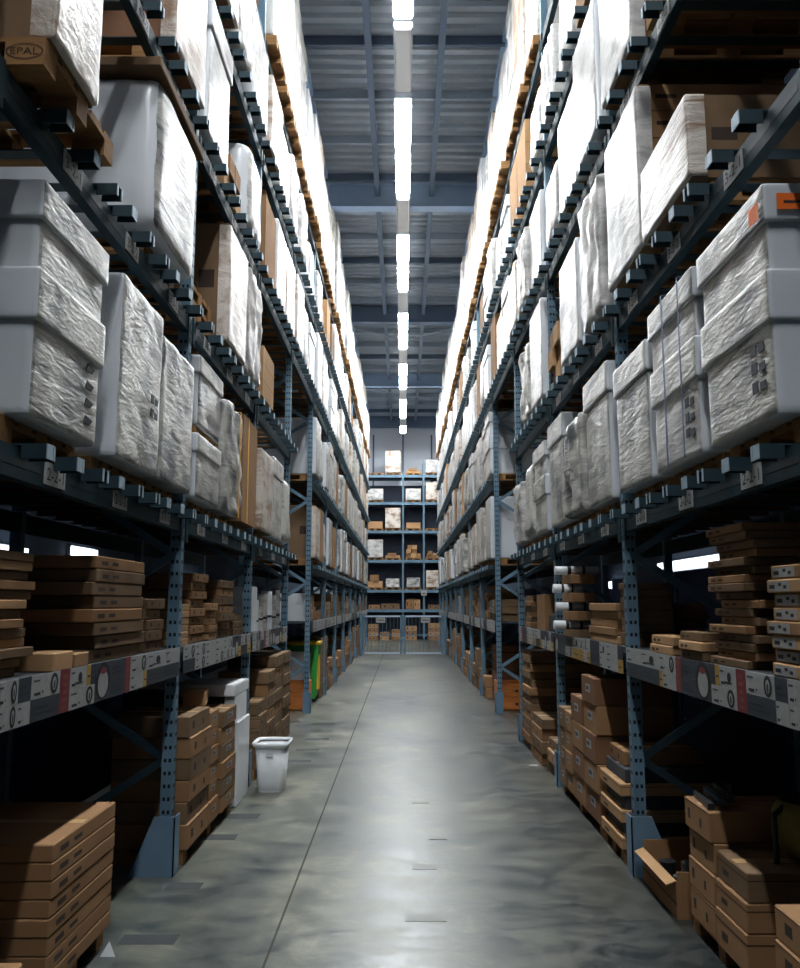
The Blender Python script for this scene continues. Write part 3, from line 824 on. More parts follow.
crnd = random.Random(5)
def carton(s, x, d0, d1, depth, z, h, style, k, label, group, name=None, tilt=0.0):
    name = name or ('flat_carton' if h < 0.072 else 'carton')
    me = carton_mesh(depth, d1 - d0, h, style, k)
    o = ob(name, me, None, (s * (x + depth / 2), (d0 + d1) / 2, z), (0 if s < 0 else PI) + tilt)
    return tag(o, label, 'cardboard box', group)
def stack(s, where, x, d0, d1, depth, z, heights, style='flat', k='card', look='brown carton', jx=0.01, jd=0.01, group=None, name='carton'):
    n = len(heights)
    for i, h in enumerate(heights):
        q = '%s, %s up in the %s' % (look, ORD[i], where) if n > 1 else '%s, the %s' % (look, where)
        a = crnd.uniform(-jd, jd); b = crnd.uniform(-jx, jx)
        kk = k if isinstance(k, str) else k[i % len(k)]
        carton(s, x + jx + b, d0 + jd + a, d1 - jd + a, depth, z, h - 0.002, style, kk, q, group or where)
        z += h
FLO = 0.0
def low_pallet(s, x, d0, d1, depth, label, h=0.09):
    m = MB()
    for y in (0.0, 0.5, 1.0):
        yy = d0 + (d1 - d0 - 0.09) * y
        m.box(s * x, s * (x + depth), yy, yy + 0.09, 0.0, h - 0.02, 'wood')
    n = max(3, int((depth) / 0.14))
    for k in range(n):
        xx = x + k * (depth - 0.1) / (n - 1)
        m.box(s * xx, s * (xx + 0.1), d0, d1, h - 0.02, h, 'wood')
    tag(ob('wooden_pallet', m.mesh('pallet')), label, 'pallet', 'pallets on the floor')

# ---- left, floor
low_pallet(L, 1.42, 3.5, 4.24, 1.0, 'low wooden pallet under the eight flat cartons, left floor front')
stack(L, 'eight-box floor stack at the left front', 1.385, 3.5, 4.24, 0.95, 0.091, [0.07] * 8, 'flat', 'card', 'brown flat carton', 0.003, 0.003)
carton(L, 1.40, 2.72, 3.02, 0.5, FLO, 0.3, 'plain', 'card_c', 'light brown carton at the lower left corner, nearer of two', 'cartons in the lower left corner')
carton(L, 1.42, 3.06, 3.36, 0.5, FLO, 0.27, 'plain', 'card_c', 'light brown carton at the lower left corner, beside the flat stack', 'cartons in the lower left corner')
# folded white card
m = MB(); m.poly([(0, 0), (0.07, 0), (0.035, 0.06)], lambda a, z, t: (-1.35 + a - 0.035, 4.1 + 0.002 * t + z * 0.3, z), 'white_plastic')
tag(ob('folded_card', m.mesh('folded_card')), 'small white triangular card on the floor by the flat stack', 'card')
low_pallet(L, 1.36, 5.46, 6.86, 0.95, 'low wooden pallet under the labelled cartons, left second bay')
stack(L, 'first column of left second bay', 1.325, 5.44, 6.02, 0.5, 0.091, [0.15, 0.13, 0.13, 0.13, 0.13, 0.13], 'marks', ('card', 'card_b'), 'brown flat-topped carton')
stack(L, 'middle column of left second bay', 1.325, 6.03, 6.32, 0.5, 0.091, [0.15, 0.12, 0.12, 0.12, 0.12, 0.12], 'label', 'card', 'brown carton with pale label')
stack(L, 'far column of left second bay', 1.31, 6.33, 6.84, 0.5, 0.091, [0.12] * 6, 'label', ('card', 'card_b'), 'brown carton with white label')
carton(L, 1.42, 6.1, 6.36, 0.16, 0.875, 0.1, 'plain', 'card_c', 'small light carton lying on top of the labelled cartons', 'left second bay toppers', tilt=0.15)
# white boards
def slab(name, s, x0, x1, d0, d1, z0, z1, k, label, cat, group=None, w=0.008):
    m = MB(); m.box(s * x0, s * x1, d0, d1, z0, z1, k)
    return tag(ob(name, bevel_mesh(m.mesh(name), w, 2)), label, cat, group)
slab('white_board', L, 1.345, 1.43, 6.9, 7.42, 0.001, 0.86, 'white_plastic', 'tall white upright board beside the labelled cartons, left floor', 'board', 'white boards')
slab('white_board', L, 1.318, 1.343, 6.92, 7.44, 0.001, 0.66, 'white_plastic', 'shorter white board leaning in front of the tall white board', 'board', 'white boards')
slab('dark_crate', L, 1.45, 2.25, 6.92, 7.5, 0.001, 0.86, 'goods', 'dark crate under the white slab, left second bay', 'crate')
slab('white_slab', L, 1.345, 1.86, 6.86, 7.5, 0.861, 0.95, 'white_plastic', 'thick white slab lying flat beside the tall white board', 'board', 'white boards')
# waste bin
def bin_():
    e = ob('waste_bin', None, None, (-1.14, 7.6, 0.0))
    n = 32
    def ring(hx, hy, z, r=0.35):
        out = []
        for i in range(n):
            t = 2 * PI * i / n; c, s_ = math.cos(t), math.sin(t)
            out.append((hx * math.copysign(abs(c) ** r, c), hy * math.copysign(abs(s_) ** r, s_), z))
        return out
    def shell(rings, k, name, cap0=True):
        m = MB(); 
        for rg in rings: m.v += rg
        for j in range(len(rings) - 1):
            for i in range(n):
                q = (i + 1) % n
                m.f.append((j * n + i, j * n + q, (j + 1) * n + q, (j + 1) * n + i)); m.m.append(m.mi(k))
        if cap0: m.f.append(tuple(range(n))); m.m.append(m.mi(k))
        return m.mesh(name, True, fix=False)
    ob('tub', shell([ring(.105, .13, 0), ring(.11, .135, .01), ring(.135, .165, .375), ring(.131, .161, .375), ring(.106, .131, .015)], 'white_plastic', 'tub'), e)
    ob('rim', shell([ring(.137, .167, .365), ring(.16, .19, .385), ring(.16, .19, .41), ring(.142, .172, .41), ring(.136, .166, .39)], 'white_plastic', 'rim', False), e)
    m = MB(); m.box(-0.03, 0.03, -0.172, -0.160, 0.30, 0.325, 'white_plastic'); ob('handle', m.mesh('handle'), e)
    tag(e, 'white plastic waste bin standing on the floor by the left rack', 'waste bin')
bin_()
low_pallet(L, 1.36, 7.96, 10.08, 0.9, 'low wooden pallet under the brown stacks, left third bay')
stack(L, 'near column of left third bay', 1.32, 7.95, 8.4, 0.5, 0.091, [0.12] * 5, 'lid', 'card_b', 'dull brown carton')
stack(L, 'second column of left third bay', 1.31, 8.42, 8.9, 0.5, 0.091, [0.12] * 7, 'marks', ('card_b', 'card'), 'brown marked carton')
stack(L, 'third column of left third bay', 1.32, 8.92, 9.5, 0.5, 0.091, [0.12] * 8, 'marks', ('card', 'card_b', 'card_b'), 'brown marked carton')
stack(L, 'far column of left third bay', 1.31, 9.52, 10.06, 0.5, 0.091, [0.12] * 8, 'marks', 'card_b', 'brown carton')
# ---- left, shelf
Z = SHELF + 0.001
stack(L, 'flat stack at the left picture edge', 1.44, 2.95, 3.36, 0.9, Z, [0.036] * 13, 'plain', ('card_b', 'card', 'card_b', 'card_c'), 'thin flat carton', 0.02, 0.05)
carton(L, 1.395, 3.42, 3.62, 0.35, Z, 0.075, 'plain', 'card_c', 'low light carton on the shelf edge, right of the flat stack', 'low cartons on the left shelf')
carton(L, 1.395, 3.64, 3.80, 0.4, Z, 0.06, 'plain', 'card', 'low brown carton at the foot of the eight-carton shelf stack', 'low cartons on the left shelf')
stack(L, 'eight-carton stack on the left shelf', 1.40, 3.84, 4.68, 0.85, Z, [0.062] * 8, 'flat', ('card_b', 'card_b', 'card_b', 'card'), 'brown printed carton', 0.015, 0.05)
stack(L, 'small pile by the left post', 1.41, 4.72, 5.14, 0.35, Z, [0.06] * 5, 'marks', 'card_b', 'small brown carton', 0.02, 0.05)
stack(L, 'small white-ended pile past the left post', 1.42, 5.44, 5.72, 0.35, Z, [0.045] * 6, 'end_label', 'card_c', 'small pale-ended carton', 0.01, 0.02)
stack(L, 'tall tower on the left shelf', 1.42, 5.76, 6.22, 0.5, Z, [0.06] * 8, 'marks', 'card', 'brown carton', 0.02, 0.03)
stack(L, 'short tower on the left shelf', 1.41, 6.26, 6.56, 0.4, Z, [0.055] * 5, 'marks', ('card_c', 'card'), 'brown carton', 0.02, 0.03)
stack(L, 'second tower on the left shelf', 1.42, 6.6, 7.16, 0.5, Z, [0.065] * 7, 'marks', ('card_b', 'card'), 'brown carton', 0.02, 0.03)
stack(L, 'last low pile of the left second bay', 1.42, 7.2, 7.72, 0.4, Z, [0.06] * 3, 'marks', 'card_b', 'brown carton', 0.02, 0.03)
def roll(p0, p1, r, k, bands, label, cat, group, name='roll'):
    e = ob(name, None, None, (0, 0, 0)); p0, p1 = Vector(p0), Vector(p1)
    e.location = p0
    m = MB(); m.tube((0, 0, 0), p1 - p0, r, r, k, 18); ob('core', m.mesh('core'), e)
    for a, b in bands:
        m = MB(); m.tube((p1 - p0) * a, (p1 - p0) * b, r + 0.0015, r + 0.0015, 'black', 18); ob('band', m.mesh('band'), e)
    tag(e, label, cat, group)
for i, (d, h) in enumerate(((8.35, .30), (8.62, .34), (8.9, .37), (9.2, .4), (9.5, .36), (9.8, .42))):
    roll((-1.48, d, Z), (-1.48, d, Z + h), 0.06, ('white_plastic', 'film', 'film_dark')[i % 3], [(0.3, 0.36)], 'grey upright roll with dark band, %s of six on the left shelf' % ORD[i], 'roll', 'upright rolls on the left shelf')
slab('white_tray', L, 1.42, 1.95, 7.98, 8.26, Z, Z + 0.43, 'white_plastic', 'white upright panel box at the near end of the left third bay shelf', 'box')
# ---- right, floor
low_pallet(R, 1.44, 3.68, 4.42, 0.9, 'low wooden pallet under the stepped cartons, right floor front', 0.08)
stack(R, 'far column of the stepped cartons', 1.415, 4.06, 4.42, 0.55, 0.081, [0.14, 0.14, 0.14, 0.14], 'marks', 'card', 'brown carton')
stack(R, 'near column of the stepped cartons', 1.415, 3.68, 4.05, 0.95, 0.081, [0.165, 0.12, 0.12], 'lid', ('card', 'card', 'card_b'), 'brown carton')
stack(R, 'lower right corner stack', 1.385, 2.74, 3.36, 0.6, 0.001, [0.12] * 4, 'marks', 'card', 'brown carton with dark marks')
def tray(s, x0, x1, d0, d1, h, label):
    e = ob('open_carton', None, None, (s * x0, d0, 0.001))
    w = 0.006; X = s * (x1 - x0); Y = d1 - d0
    m = MB(); m.box(0, X, 0, Y, 0, w, 'card'); m.box(0, s * w, 0, Y, w, h * 0.8, 'card'); m.box(X - s * w, X, 0, Y, w, h, 'card'); m.box(s * w, X - s * w, 0, w, w, h, 'card'); m.box(s * w, X - s * w, Y - w, Y, w, h, 'card')
    m.box(-s * 0.0008, 0, 0, Y, h * 0.3, h * 0.33, 'seam'); ob('box_body', m.mesh('box_body'), e)
    m = MB(); m.bar((s * 0.0, Y / 2, h * 0.8), (-s * 0.05, Y / 2, h * 0.72), Y * 0.98, 0.005, 'card_c'); ob('flap', m.mesh('flap'), e)
    tag(e, label, 'cardboard box')
tray(R, 1.40, 1.85, 4.55, 5.16, 0.23, 'open brown carton with dark goods beside the right post foot')
for i in range(6):
    m = MB(); x = 1.46 + 0.12 * (i % 3); d = 4.64 + 0.24 * (i // 3)
    m.tube((x, d, 0.008), (x, d, 0.185 + 0.008 * (i % 2)), 0.05, 0.045, 'black' if i % 2 else 'goods', 14)
    tag(ob('canister', m.mesh('canister', False)), 'dark canister in the open carton, %s row, %s' % (('near', 'far')[i // 3], ('aisle side', 'centre', 'inner side')[i % 3]), 'canister', 'canisters in the open carton')
def rails():
    e = ob('metal_rails', None, None, (1.44, 4.1, 0.643))
    for k in range(3):
        m = MB(); m.bar((0.05 * k, 0.0, 0.014 + 0.02 * k), (0.05 * k + 0.03, 0.28, 0.014 + 0.02 * k), 0.03, 0.028, 'black' if k != 1 else 'bar'); ob('rail', m.mesh('rail'), e)
    tag(e, 'black and silver metal rails lying on the stepped cartons', 'rails')
rails()
def tub():
    e = ob('olive_tub', None, None, (1.86, 3.86, 0.489))
    n = 28; m = MB(); prof = [(0.13, 0.0), (0.2, 0.03), (0.235, 0.12), (0.23, 0.2), (0.2, 0.25), (0.19, 0.25), (0.2, 0.18), (0.19, 0.08), (0.12, 0.03)]
    for r_, z in prof: m.v += [(r_ * math.cos(2 * PI * i / n), 0.75 * r_ * math.sin(2 * PI * i / n), z) for i in range(n)]
    for j in range(len(prof) - 1):
        for i in range(n): m.f.append((j * n + i, j * n + (i + 1) % n, (j + 1) * n + (i + 1) % n, (j + 1) * n + i)); m.m.append(m.mi('olive'))
    m.f.append(tuple(range(n))); m.m.append(0)
    ob('tub_body', m.mesh('tub_body', True), e)
    m = MB(); m.tube((-0.25, -0.05, 0.0), (-0.25, -0.05, 0.2), 0.012, 0.012, 'black', 10); m.tube((-0.25, -0.05, 0.2), (-0.18, -0.02, 0.24), 0.012, 0.012, 'black', 10); ob('handle', m.mesh('handle'), e)
    tag(e, 'olive rounded tub with dark handle on the stepped cartons', 'tub')
tub()
low_pallet(R, 1.38, 6.08, 7.52, 0.9, 'low wooden pallet under the staircase of cartons, right second bay', 0.08)
stack(R, 'nearest, tallest column of the right staircase', 1.345, 6.06, 6.5, 0.55, 0.081, [0.2, 0.2, 0.2, 0.2, 0.19], 'label', ('card_red', 'card'), 'tan carton with white label')
stack(R, 'second column of the right staircase', 1.345, 6.52, 6.95, 0.55, 0.081, [0.2, 0.2, 0.2, 0.2], 'label', ('card', 'card_red'), 'tan carton with white label')
stack(R, 'third column of the right staircase', 1.345, 6.97, 7.24, 0.55, 0.081, [0.16] * 4, 'label', 'card', 'tan carton with white label')
stack(R, 'lowest column of the right staircase', 1.345, 7.26, 7.52, 0.55, 0.081, [0.16] * 4, 'label', 'card_b', 'tan carton with white label')
low_pallet(R, 1.38, 5.5, 6.03, 0.9, 'low wooden pallet under the open-edged cartons, right second bay', 0.08)
for i in range(3):
    carton(R, 1.36, 5.48, 6.03, 0.7, 0.081 + i * 0.16, 0.075, 'lid', 'card_c', 'shallow light carton, %s layer behind the right post' % ORD[i], 'shallow cartons behind the right post')
    carton(R, 1.40, 5.5, 6.0, 0.6, 0.157 + i * 0.16, 0.083, 'plain', 'board', 'dark shallow carton, %s layer behind the right post' % ORD[i], 'shallow cartons behind the right post')
carton(R, 1.42, 5.6, 5.98, 0.5, 0.563, 0.09, 'marks', 'card', 'brown carton on top of the shallow cartons behind the right post', 'shallow cartons behind the right post')
stack(R, 'near heap of right third bay', 1.36, 7.97, 8.5, 0.5, 0.001, [0.11, 0.11, 0.1], 'marks', ('card_b', 'card_c'), 'small brown carton', 0.03, 0.06)
stack(R, 'far heap of right third bay', 1.36, 8.55, 9.3, 0.5, 0.001, [0.12, 0.12, 0.11, 0.1], 'marks', ('card', 'card_b'), 'small brown carton', 0.03, 0.06)
stack(R, 'layered tower at the end of right third bay', 1.37, 9.4, 10.06, 0.8, 0.001, [0.085] * 12, 'marks', ('card_b', 'card', 'card_b'), 'flat brown carton', 0.02, 0.03)
slab('brown_panel', R, 1.40, 2.3, 9.35, 10.08, 1.022, 1.06, 'card_red', 'wide red-brown panel lying on the layered tower, right third bay', 'panel')
m = MB(); m.box(1.26, 1.34, 8.62, 8.7, 0.0005, 0.004, 'white_label'); tag(ob('paper_scrap', m.mesh('paper_scrap')), 'white paper scrap on the floor by the right rack', 'paper')
# ---- right, shelf
stack(R, 'white-labelled stack at the right picture edge', 1.40, 2.72, 3.3, 0.7, Z, [0.052] * 8, 'end_label', ('card_c', 'card'), 'brown carton with white label', 0.012, 0.03)
stack(R, 'tall flat stack on the right shelf', 1.42, 3.46, 3.98, 0.9, Z, [0.036] * 17, 'flat', ('card_b', 'card', 'card_b'), 'flat carton', 0.025, 0.05)
stack(R, 'low pile beside the tall flat stack', 1.40, 4.02, 4.4, 0.5, Z, [0.045] * 3, 'flat', ('card_b', 'card_c'), 'flat carton', 0.015, 0.03)
stack(R, 'lowest pile on the right front shelf', 1.40, 4.44, 4.86, 0.4, Z, [0.05] * 2, 'flat', 'card_c', 'flat carton', 0.015, 0.02)
stack(R, 'narrow pile past the right post', 1.42, 5.44, 5.6, 0.3, Z, [0.045] * 9, 'plain', 'card_b', 'narrow carton', 0.01, 0.01)
stack(R, 'pale flat pile past the right post', 1.41, 5.64, 6.5, 0.6, Z, [0.055] * 5, 'plain', ('card_c', 'card'), 'flat pale carton', 0.015, 0.03)
# banded rolls on cartons
carton(R, 1.36, 6.86, 7.24, 0.4, Z, 0.06, 'plain', 'card_b', 'low carton under the lowest banded roll, right shelf', 'cartons between the banded rolls')
zz = Z + 0.061
for i in range(4):
    w_ = (0.34, 0.36, 0.24, 0.36)[i]
    roll((1.24 + 0.02 * (i % 2), 7.0, zz + 0.036), (1.24 + 0.02 * (i % 2) + w_, 7.0, zz + 0.036), 0.035, 'white_plastic', [(0.28, 0.36), (0.62, 0.68)], 'white roll with black bands, %s from the bottom of four on the right shelf' % ORD[i], 'roll', 'banded rolls on the right shelf')
    if i < 3:
        carton(R, 1.36, 6.86, 7.24, 0.2, zz + 0.072, 0.075, 'plain', 'card', 'small brown carton above the %s banded roll, right shelf' % ORD[i], 'cartons between the banded rolls')
    zz += 0.148
stack(R, 'layered pile in the right third bay shelf', 1.42, 9.5, 9.95, 0.4, Z, [0.06] * 6, 'plain', ('card', 'card_b'), 'brown flat carton', 0.015, 0.02)
carton(R, 1.42, 8.5, 9.0, 0.3, Z, 0.36, 'plain', 'card', 'upright brown carton on the right third bay shelf', 'right third bay shelf')
carton(R, 1.44, 7.95, 8.4, 0.3, Z, 0.16, 'plain', 'board', 'dark low box on the right third bay shelf', 'right third bay shelf')

# ---- beyond the cross aisle
def crate(s, x0, x1, d, h, label):
    e = ob('wooden_crate', None, None, (s * x0, d, 0.001)); X = s * (x1 - x0)
    for k in range(2):
        m = MB(); m.box(0, X, 0, 0.02, 0.02 + k * h / 2, 0.01 + (k + 1) * h / 2, 'wood_orange'); m.box(0, s * 0.02, 0.02, 0.8, 0.02 + k * h / 2, 0.01 + (k + 1) * h / 2, 'wood_orange')
        m.disc((X * 0.3, -0.001, 0.02 + (k + .4) * h / 2), (1, 0, 0), (0, 0, 1), 0.025, 0.02, 'seam', 12)
        ob('plank', m.mesh('plank'), e)
    m = MB(); m.box(0.0, X, 0.02, 0.8, 0.0, 0.02, 'wood_orange'); m.box(X - s * 0.02, X, 0.02, 0.8, 0.02, h, 'wood_orange'); m.box(s * .02, X - s * .02, 0.78, 0.8, 0.02, h, 'wood_orange'); ob('crate_body', m.mesh('crate_body'), e)
    tag(e, label, 'crate', 'orange crates')
crate(L, 1.46, 2.3, 12.96, 0.38, 'orange wooden crate at the foot of the far left rack end')
crate(R, 1.46, 2.3, 12.96, 0.38, 'orange wooden crate at the foot of the far right rack end')
slab('white_board', L, 1.5, 2.3, 13.8, 13.86, 0.001, 0.82, 'white_plastic', 'white board standing behind the left orange crate', 'board', 'white boards')
slab('white_box', L, 1.5, 2.3, 12.98, 13.3, Z, Z + 0.42, 'white_plastic', 'white box on the end shelf beyond the cross aisle, left rack', 'box')
stack(R, 'red-brown pair behind the right orange crate', 1.5, 13.82, 14.5, 0.9, 0.001, [0.5, 0.42], 'lid', 'card_red', 'large red-brown carton', 0.01, 0.01)
def cart():
    e = ob('wheelie_bin', None, None, (-1.62, 14.2, 0))
    m = MB()
    m.poly([(-0.19, 0.06), (0.19, 0.06), (0.24, 0.92), (-0.24, 0.92)], lambda a, z, t: (a, -0.2 + 0.4 * t + (0.06 * (t - .5)) * (z - .06), z), 'green'); ob('bin_body', m.mesh('bin_body'), e)
    m = MB(); m.box(-0.26, 0.26, -0.25, 0.25, 0.92, 0.97, 'yellow_p'); m.box(-0.2, 0.2, -0.28, -0.25, 0.93, 0.96, 'yellow_p'); ob('lid', bevel_mesh(m.mesh('lid'), 0.01), e)
    for y in (-0.16, 0.16):
        m = MB(); m.tube((0.16, y - 0.02, 0.06), (0.16, y + 0.02, 0.06), 0.06, 0.06, 'black', 16); ob('wheel', m.mesh('wheel'), e)['label'] = 'black wheel'
    m = MB(); m.box(0.2, 0.235, -0.12, 0.12, 0.2, 0.75, 'yellow_p'); ob('yellow_panel', m.mesh('yellow_panel'), e)['label'] = 'yellow side panel'
    tag(e, 'green bin with yellow panel in the first far bay, left side', 'bin')
cart()
slab('yellow_crate', L, 1.9, 2.35, 14.0, 14.4, 0.001, 0.85, 'yellow_p', 'yellow crate behind the green bin, left side', 'crate')
# cartons of the far bays
frnd = random.Random(12)
def far_goods():
    for s in (-1, 1):
        for i in range(TUN + 1, len(FR) - 1):
            p = FR[i]; bay = BAYN[i - 1]; deep = i > TUN + 4
            d = p + 0.12; c_ = 0
            if i == TUN + 1: d = p + 1.86
            while d < p + 1.9:
                w = frnd.uniform(0.5, 0.7) if not deep else frnd.uniform(0.75, 1.05)
                w = min(w, p + 2.4 - d)
                n = frnd.choice((2, 3, 4)); h = frnd.choice((0.18, 0.21, 0.25))
                if deep: n, h = frnd.choice(((2, .3), (2, .4), (3, .3), (1, .45)))
                n = min(n, int(1.1 / h))
                stack(s, '%s floor column, %s %s bay' % (ORD[c_], SIDE[s], bay), frnd.uniform(1.365, 1.40), d, d + w, 0.6, 0.001, [h] * n, frnd.choice(('marks', 'label', 'plain')), frnd.choice(('card', 'card_b', ('card', 'card_b'))), 'brown carton', 0.012, 0.015, 'cartons on the floor of the far bays')
                d += w + frnd.uniform(0.01, 0.12); c_ += 1
            d = p + 0.68 if i == TUN + 1 and s < 0 else p + 0.12; c_ = 0
            while d < p + 1.9:
                w = min(frnd.uniform(0.5, 0.8), p + 2.4 - d)
                n = frnd.choice((1, 2, 3)); h = frnd.choice((0.11, 0.15, 0.2))
                if deep: n, h = frnd.choice(((1, .2), (1, .35), (2, .25)))
                white = frnd.random() < 0.25
                stack(s, '%s shelf pile, %s %s bay' % (ORD[c_], SIDE[s], bay), frnd.uniform(1.40, 1.46), d, d + w, 0.5, Z, [h] * n, frnd.choice(('marks', 'plain', 'end_label')), 'white_label' if white else frnd.choice(('card', 'card_b', ('card', 'card_c'))), 'white carton' if white else 'brown carton', 0.02, 0.02, 'cartons on the shelves of the far bays')
                d += w + frnd.uniform(0.01, 0.3); c_ += 1
far_goods()

# ------------------------------------------------------------------ product cards along the shelf edges
def product_card(s, d0, d1, z0, z1, style):
    m = MB(); x = XF - 0.014
    k = {'white': 'white_label', 'oval': 'white_label', 'dark': 'slate', 'red': 'red', 'yellow': 'yellow', 'round': 'slate', 'pic': 'white_label'}[style]
    m.box(s * (x + 0.004), s * x, d0, d1, z0, z1, k)
    e = s * (x - 0.0008); w, h = d1 - d0, z1 - z0
    def r(a, b, c_, d_, kk): m.quad([(e, d0 + a * w, z0 + c_ * h), (e, d0 + b * w, z0 + c_ * h), (e, d0 + b * w, z0 + d_ * h), (e, d0 + a * w, z0 + d_ * h)], kk)
    def fl(a): return a if s < 0 else 1 - a            # fraction as read from the aisle
    def rr(a, b, c_, d_, kk):
        a, b = sorted((fl(a), fl(b))); r(a, b, c_, d_, kk)
    if style in ('white', 'oval', 'pic'):
        rr(0.06, 0.28, 0.72, 0.8, 'slate'); rr(0.1, 0.3, 0.14, 0.26, 'ink'); rr(0.36, 0.4, 0.2, 0.3, 'ink')
        if style == 'oval':
            c0 = (e, d0 + fl(0.78) * w, z0 + 0.5 * h); m.disc(c0, (0, 1, 0), (0, 0, 1), min(0.14 * w, 0.05), 0.46 * h, 'ink')
            c0 = (e - s * 0.0006, d0 + fl(0.78) * w, z0 + 0.5 * h); m.disc(c0, (0, 1, 0), (0, 0, 1), min(0.07 * w, 0.025), 0.3 * h, 'white_label')
            c0 = (e - s * 0.0012, d0 + fl(0.78) * w, z0 + 0.45 * h); m.disc(c0, (0, 1, 0), (0, 0, 1), min(0.035 * w, 0.012), 0.2 * h, 'slate')
        if style == 'pic':
            c0 = (e, d0 + fl(0.6) * w, z0 + 0.5 * h); m.disc(c0, (0, 1, 0), (0, 0, 1), 0.12 * w, 0.25 * h, 'ink')
            rr(0.3, 0.75, 0.2, 0.3, 'slate')
    elif style == 'red':
        for q in range(5): rr(0.3, 0.7, 0.08 + q * 0.18, 0.16 + q * 0.18, 'card_red')
    elif style == 'dark':
        rr(0.1, 0.6, 0.55, 0.63, 'groove'); rr(0.1, 0.8, 0.3, 0.36, 'groove')
    elif style == 'round':
        c0 = (e, (d0 + d1) / 2, (z0 + z1) / 2); m.disc(c0, (0, 1, 0), (0, 0, 1), 0.48 * w, 0.5 * h, 'ink', 24)
        c0 = (e - s * 0.0006, (d0 + d1) / 2, z0 + 0.44 * h); m.disc(c0, (0, 1, 0), (0, 0, 1), 0.33 * w, 0.36 * h, 'white_label', 24)
        c0 = (e - s * 0.0012, (d0 + d1) / 2, z0 + 0.78 * h); m.disc(c0, (0, 1, 0), (0, 0, 1), 0.2 * w, 0.09 * h, 'red', 16)
    elif style == 'yellow':
        rr(0.2, 0.8, 0.4, 0.5, 'groove')
    return m.mesh('product_card', fix=False)
STY = {'white': 'white product card with small print', 'oval': 'white product card with dark oval', 'dark': 'dark slate product card', 'red': 'narrow red product card', 'yellow': 'small yellow product card', 'round': 'dark product card with large round picture', 'pic': 'white product card with round picture'}
ZB, ZM, ZT = SHELF - 0.165, SHELF - 0.082, SHELF + 0.006
# (start, end, row, style) measured from the start of the bay; row 0 = both rows
CARDS = [(0.07, 0.23, 2, 'oval'), (0.07, 0.23, 1, 'oval'), (0.23, 0.335, 2, 'dark'), (0.23, 0.335, 1, 'white'), (0.335, 0.6, 2, 'oval'), (0.335, 0.6, 1, 'dark'), (0.6, 0.7, 0, 'red'),
         (0.7, 0.885, 2, 'pic'), (0.7, 0.99, 1, 'oval'), (0.885, 0.935, 2, 'yellow'), (0.935, 0.99, 2, 'dark'), (0.99, 1.19, 0, 'round'), (1.19, 1.4, 2, 'dark'), (1.19, 1.4, 1, 'dark'),
         (1.4, 1.48, 0, 'red'), (1.48, 1.76, 2, 'oval'), (1.48, 1.7, 1, 'white'), (1.7, 1.76, 1, 'yellow'), (1.76, 2.1, 2, 'pic'), (1.76, 2.1, 1, 'dark'), (2.1, 2.42, 2, 'white'), (2.1, 2.42, 1, 'dark')]
def cards():
    for s in (-1, 1):
        for i in range(1, len(FR) - 1):
            if i == TUN: continue
            p = 2.85 if i == 1 else FR[i]; bay = BAYN[i if i < TUN else i - 1]; seen = {}
            lst = CARDS
            if i in (2, 3):
                r_ = random.Random(i * 10 + s); lst = []; d = 0.07
                while d < 2.3:
                    w = r_.choice((0.12, 0.2, 0.3)); w = min(w, 2.42 - d)
                    st = r_.choices(['oval', 'white', 'dark', 'pic', 'red', 'round'], [3, 2, 3, 2, 1, 1])[0]
                    if st in ('red', 'round'): lst.append((d, d + min(w, 0.2), 0, st)); w = min(w, 0.2)
                    else:
                        lst.append((d, d + w, 2, st)); lst.append((d, d + w, 1, r_.choice(('dark', 'white', 'oval', 'yellow'))))
                    d += w
            elif i > TUN:
                r_ = random.Random(i * 10 + s); lst = []; d = 0.07
                while d < 2.2:
                    w = min(r_.choice((0.3, 0.45, 0.6)), 2.42 - d)
                    lst.append((d, d + w, 0, r_.choice(('oval', 'white', 'dark', 'pic', 'white')))); d += w
            for (a, b, row, st) in lst:
                z0, z1 = {0: (ZB, ZT), 1: (ZB, ZM), 2: (ZM, ZT)}[row]
                me = product_card(s, p + a + 0.001, p + b - 0.001, z0 + (0.0005 if row == 2 else 0), z1 - (0.0005 if row == 1 else 0), st)
                key = (st, row); seen[key] = seen.get(key, 0) + 1
                rowt = {0: '', 1: ' lower row,', 2: ' upper row,'}[row]
                tag(ob('product_card', me), '%s,%s %s along the %s %s bay' % (STY[st], rowt, ORD[seen[key] - 1], SIDE[s], bay), 'sign', 'product cards on the shelf edges')
cards()

